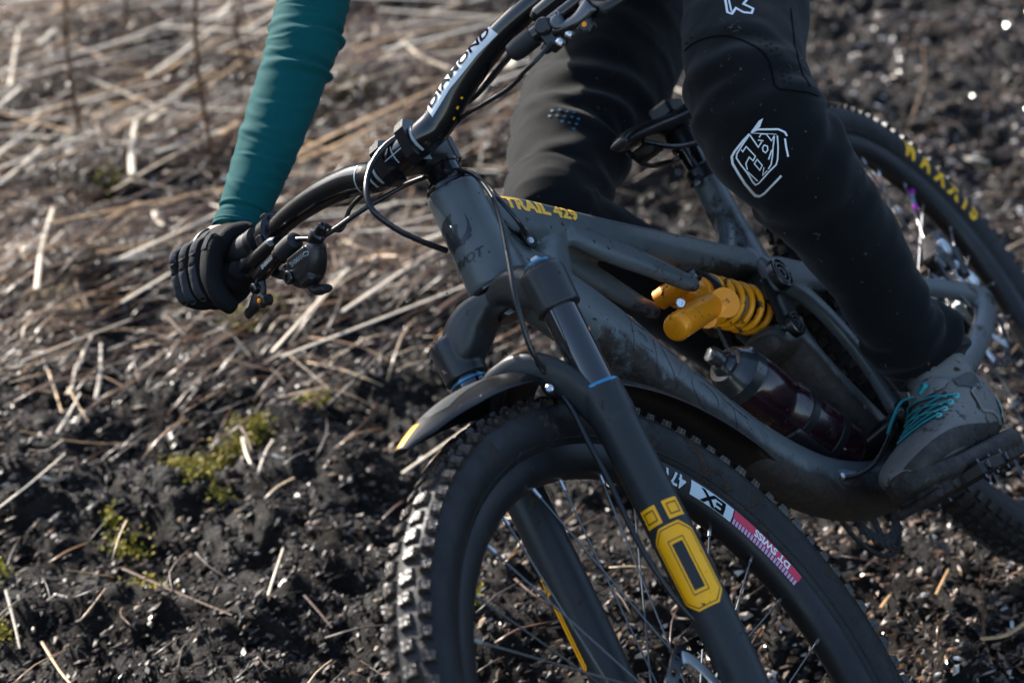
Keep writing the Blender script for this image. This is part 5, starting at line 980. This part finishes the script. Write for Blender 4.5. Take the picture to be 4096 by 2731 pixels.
# ---- shoes
def shoe(sg, heel):
    heel = V(heel); e = V(.956, -.075 * sg, .283).normalized(); lt = V(0, sg, 0); lt = (lt - e * lt.dot(e)).normalized(); w_ = lt.cross(e) * (-1 if sg > 0 else 1)
    if w_.z < 0: w_ = -w_
    def Q(a, l, h): return heel + e * a * .89 + lt * l * .95 + w_ * h * .95
    K_ = .89
    prof = [(.004, .026, .092), (.025, .033, .118), (.055, .037, .130), (.085, .039, .124), (.115, .041, .104), (.150, .044, .088), (.19, .048, .076), (.23, .049, .066), (.265, .043, .056), (.288, .030, .046), (.298, .018, .038)]
    base = .022; m_ = MB(); m_.loft([(*Q(a, 0, (base + t) / 2), hw, (t - base) / 2) for a, hw, t in prof], lat=lt, n=36, sub=6, exp=2.5)
    m_.loft([(*Q(.062, 0, .10), .040, .044), (*Q(.052, 0, .145), .037, .040), (*Q(.048, 0, .155), .036, .038)], lat=lt, n=30)
    up = m_.build('shoe', M_['shoe'], rider); blend(up, .0022, 5); sb_ = bvh_of(up)
    s_ = MB(); s_.loft([(*Q(a, 0, .014 + (.010 * max(0, (a - .22) / .08) ** 2)), hw + .003, .014) for a, hw in ((-.004, .024), (.02, .033), (.06, .038), (.12, .040), (.18, .047), (.23, .049), (.268, .042), (.292, .028), (.303, .014))], lat=lt, n=28, sub=5, exp=3.2)
    for i in range(14): s_.box(Q(.01 + i * .0215, 0, -.004), e * .007, lt * (.030 + .012 * math.sin(i / 13 * 3.0)), w_ * .005, .0015)
    so = s_.build('shoe_sole', M_['sole'], up, ang=40); blend(so, .0028, 3)
    def on(a, l, h, d, off=.0012):
        p = Q(a, l, h); hit = sb_.ray_cast(p + d * .12, -d, .3); return None if hit[0] is None else hit[0] + hit[1] * off * (1 if hit[1].dot(d) > 0 else -1)
    top = (w_ + e * .55).normalized()
    eye = []
    for i, a in enumerate((.118, .140, .162, .184)):
        pts = [on(a + .004 * k, l, .08, (top + lt * l * 14).normalized(), .0022) for k, l in enumerate(np.linspace(.030, -.026, 9))]; pts = [p for p in pts if p is not None]
        if len(pts) > 3: MB().loft([(*p, .0034, .0014) for p in pts], lat=e, n=8, sub=3).build('lace', M_['lace'], up)
        pts = [on(a + .010 - .005 * k, l, .08, (top + lt * l * 14).normalized(), .0034) for k, l in enumerate(np.linspace(.024, -.028, 7))]; pts = [p for p in pts if p is not None]
        if len(pts) > 3 and i < 3: MB().loft([(*p, .0030, .0014) for p in pts], lat=e, n=8, sub=3).build('lace', M_['lace'], up)
        p = on(a, .031, .08, (top + lt * .45).normalized(), .001)
        if p is not None: MB().lathe(p, (top + lt * .5), [(-.002, .0042), (.0012, .0042), (.0016, .003), (.0012, .0022), (-.001, .002)], n=14).build('eyelet', M_['lace_light'], up)
    # bow ends hanging inwards
    for pts in ([(.125, -.012, .116), (.135, -.026, .118), (.150, -.042, .104), (.160, -.052, .092)], [(.122, -.006, .118), (.118, .004, .124), (.128, .010, .120), (.136, .002, .114)]):
        MB().loft([(*Q(*p), .0042, .0016) for p in pts], lat=e, n=8).build('lace_end', M_['lace'], up)
    def band(name, outline, d, m__, off=.0022):
        return decal(name, tess([outline], .006), lambda a, l: on(a, l if True else 0, .08, (d(l) if callable(d) else d), off), m__, up)
    dd = lambda l: (w_ * 1.0 + e * .75 + lt * l * 26).normalized()
    band('strap', [(.074, -.036), (.092, -.030), (.104, -.010), (.106, .006), (.100, .016), (.082, .017), (.070, .006), (.064, -.012), (.060, -.034)], dd, M_['shoe_strap'], .003)
    sd_ = (lt * .9 + w_ * .35).normalized()
    def side(name, poly, m__, off=.0015): 
        return decal(name, tess(poly, .006), lambda a, h: on(a, .0, h, sd_, off), m__, up)
    side('side_patch', [[(.098, .098), (.064, .094), (.046, .080), (.050, .070), (.078, .076), (.104, .086)]], M_['shoe_dark'], .002)
    side('side_line', stroke([(.028, .100), (.052, .072), (.058, .078), (.088, .070), (.090, .044), (.058, .040), (.034, .028)], .004), M_['shoe_strap'], .002)
    side('heel_guard', [[(-.01, .055), (.010, .058), (.014, .036), (.012, .020), (-.01, .020)]], M_['teal_rubber'], .0025)
    side('rand', [[(.02, .028), (.09, .029), (.17, .033), (.25, .036), (.30, .036), (.30, .014), (.17, .014), (.09, .014), (.02, .014)]], M_['sole'], .0018)
    return up
shoe(1, (.004, .130, -.050))
shoe(-1, (-.340, -.135, -.050))
# ---- gloved hands
def hand(sg, fingers=True):
    c, t, f_, u_, r = bar_fr(sg * .328); ou = t * sg
    def Hq(o, f, u): return c + ou * o + f_ * f + u_ * u
    wr = V((0.3441, -0.3257, 0.7170)) if sg < 0 else V(HND[1]) + V(-.03, 0, .05)
    m_ = MB(); back = ((Hq(0, .006, .018) - wr)).normalized()
    m_.loft([(*(wr - back * .004), .0235, .0175), (*(wr + back * .012), .0265, .0170), (*(wr * .5 + Hq(-.004, -.002, .024) * .5), .034, .0165), (*Hq(-.002, .003, .023), .041, .0155), (*Hq(0, .020, .012), .042, .015), (*Hq(0, .027, .0), .040, .013)], lat=ou, n=26, exp=2.4)
    m_.loft([(*Hq(-.008, -.020, .030), .036, .018), (*Hq(-.004, -.030, .008), .038, .016), (*Hq(-.002, -.026, -.012), .034, .013)], lat=ou, n=20)   # heel of the palm behind the grip
    pads = []
    m_.loft([(*Hq(-.030, -.020, .016), .014, .020), (*Hq(-.036, -.014, -.012), .016, .020), (*Hq(-.036, .010, -.026), .014, .018), (*Hq(-.032, .024, -.020), .011, .014)], lat=ou, n=18)
    m_.loft([(*Hq(-.034, -.014, .024), .012, .013), (*Hq(-.038, .008, .022), .010, .010), (*Hq(-.036, .022, .010), .010, .010)], lat=ou, n=16)
    for k, (o, ln, rr) in enumerate(((-.035, 1.0, .0108), (-.012, 1.06, .0108), (.011, 1.0, .0106), (.033, .88, .0098))):
        if k == 0: ch = [(o, .024, .014, rr, .014), (o - .003, .036, .0, rr, .0130), (o - .006, .044, -.020, rr * 1.04, .0125), (o - .010, .046, -.036, rr * .92, .0108), (o - .014, .042, -.052, rr * .94, .0105), (o - .017, .034, -.062, rr * .82, .009)]
        else: ch = [(o, .022, .016, rr * .9, .013), (o, .027, .011, rr * 1.06, .0155), (o, .033 * ln, -.004, rr * .95, .0145), (o, .034 * ln, -.018 * ln, rr * .95, .0145), (o, .030 * ln, -.030 * ln, rr * 1.06, .0160), (o - .001, .018, -.037 * ln, rr * .94, .0140), (o - .001, .004, -.038 * ln, rr * .96, .0140), (o - .002, -.012, -.030 * ln, rr * .92, .013), (o - .002, -.022, -.016, rr * .88, .011)]
        m_.loft([(*Hq(a, b_, d), q, h_) for a, b_, d, q, h_ in ch], lat=ou, n=18, sub=4, exp=2.3); pads.append(ch)
    m_.loft([(*Hq(-.026, -.022, .016), .016, .015), (*Hq(-.050, -.020, -.008), .0125, .0135), (*Hq(-.060, -.004, -.024), .0115, .012), (*Hq(-.060, .014, -.026), .0105, .0115), (*Hq(-.054, .024, -.020), .009, .0095)], lat=ou, n=16)  # thumb leaves the side of the palm
    g = m_.build('glove', M_['glove'], rider); blend(g, .0012, 1, .5); gb = bvh_of(g)
    def gm(lat0, path, w, off):
        """strip of fabric laid over the glove, following a finger"""
        def fn(u, v):
            p = cr([np.array(q_, float) for q_ in path], min(max(v, 0), .9999) * (len(path) - 1)); cc = Hq(p[0] + u, 0, -.004); tgt = Hq(p[0] + u, p[1], p[2]); d = (tgt - cc).normalized(); h = gb.ray_cast(cc + d * .13, -d, .13)
            return None if h[0] is None else h[0] + d * off
        return fn
    for k, ch in enumerate(pads):
        if k == 0: pth = [(ch[0][0], .030, .034), (ch[0][0], .050, .020), (ch[1][0], .07, .004)]
        else: pth = [(ch[0][0], .020, .045), (ch[0][0], .045, .030), (ch[1][0], .065, .004), (ch[2][0], .062, -.026), (ch[3][0], .040, -.05)]
        w = .0070 if k else .0062
        for v0, v1 in (((.02, .44), (.54, .98)) if k else ((.05, .8),)):
            decal('finger_panel', tess([[(-w, v0 + .03), (-w * .5, v0), (w * .5, v0), (w, v0 + .03), (w, v1 - .03), (w * .5, v1), (-w * .5, v1), (-w, v1 - .03)]], .03), gm(0, pth, w, .0011), M_['glove_grey'], g)
    cu = MB(); cu.loft([(*(wr - back * .005), .0250, .0192), (*(wr - back * .001), .0260, .0200), (*(wr + back * .007), .0265, .0198), (*(wr + back * .013), .0262, .0190)], lat=ou, n=30, round_end=False, cap=False); cu = cu.build('glove_cuff', M_['glove'], g)
    pt = [wr + back * .000 + (ou * math.cos(a) * .0310 + back.cross(ou).normalized() * math.sin(a) * .0262 * (1 if back.cross(ou).dot(f_) > 0 else -1)) for a in np.linspace(.9, 2.2, 7)]
    MB().loft([(*p, .0045, .0022) for p in pt], lat=back, n=8).build('cuff_tab', M_['glove_rubber'], g)
    fn = gm(0, [(-.004, .004, .05), (-.002, .030, .040), (0, .055, .016)], 0, .0010); P = [fn(0, v) for v in np.linspace(.1, .8, 7)]; P = [p for p in P if p is not None]
    if len(P) > 3: MB().tube(P, [.0007, .0022, .0026, .0022, .0007], n=8, sub=3).build('rubber_rib', M_['glove_rubber'], g)
    return wr, back
wrR, bR = hand(-1); wrL, bL = hand(1)
# ---- body: one continuous skin under the clothes
bm_ = MB()
for sg, wr, ch in ((-1, wrR, [(r[0], r[1], r[2], r[3] * .8, r[4] * .8) for r in arm[1:]]), (1, wrL, [(*((wrL + eL) / 2 + V(0, .01, .02)), .027, .026), (*eL, .031, .031), (*((eL + SHL) / 2 + V(0, 0, .01)), .036, .036), (*SHL, .042, .042)])):
    c, t, f_, u_, r = bar_fr(sg * .335)
    bm_.loft([(*(c + u_ * .03), .020, .014), (*wr, .0235, .0205)] + ch, n=22)
bm_.loft([(-.43, 0, .77, .11, .08), (-.25, 0, .92, .115, .085), (-.11, 0, 1.025, .135, .085), (-.02, 0, 1.09, .10, .065), (.05, 0, 1.16, .058, .058), (.09, 0, 1.21, .055, .056), (.12, 0, 1.24, .068, .085), (.14, 0, 1.30, .076, .098), (.145, 0, 1.36, .066, .085), (.145, 0, 1.39, .03, .04)], n=30)
bm_.loft([(.215, 0, 1.275, .012, .010), (.245, 0, 1.262, .013, .011), (.225, 0, 1.25, .012, .009)], n=10)
for L_ in (LL[1:-1], RLg[:-1]): bm_.loft([(r[0], r[1], r[2], r[3] * .72, r[4] * .72) for r in L_], n=20, sub=2)
body = bm_.build('body', M_['skin'], rider); blend(body, .005, 4)
hl = MB(); hl.loft([(.02, 0, 1.31, .05, .07), (.06, 0, 1.35, .092, .085), (.13, 0, 1.385, .10, .075), (.20, 0, 1.375, .09, .05), (.25, 0, 1.36, .07, .016)], n=28); hl.build('helmet', M_['black_matte'], rider)

# ================================================================== flying mud
b = MB()
for i in range(90):
    u_, v_ = rng.uniform(-.26, .26), rng.uniform(-.17, .17); d = rng.uniform(1.9, 3.0)
    if i < 70: u_, v_ = rng.uniform(.05, .25), rng.uniform(-.16, .08)
    c = np.array([u_ * d, d * .932 - (v_ * d) * .3616, 1.3586 - v_ * d * .932 - d * .3616]); q = rng.uniform(.0005, .0015)
    P = (OCT_V + rng.normal(0, .3, OCT_V.shape)) * q; b.add(P + c, OCT_F)
o = b.build('flying_mud', M_['flying_mud'], None, smooth=False); tag(o, 'tiny mud specks thrown up into the air around the bike', 'mud', kind='stuff')
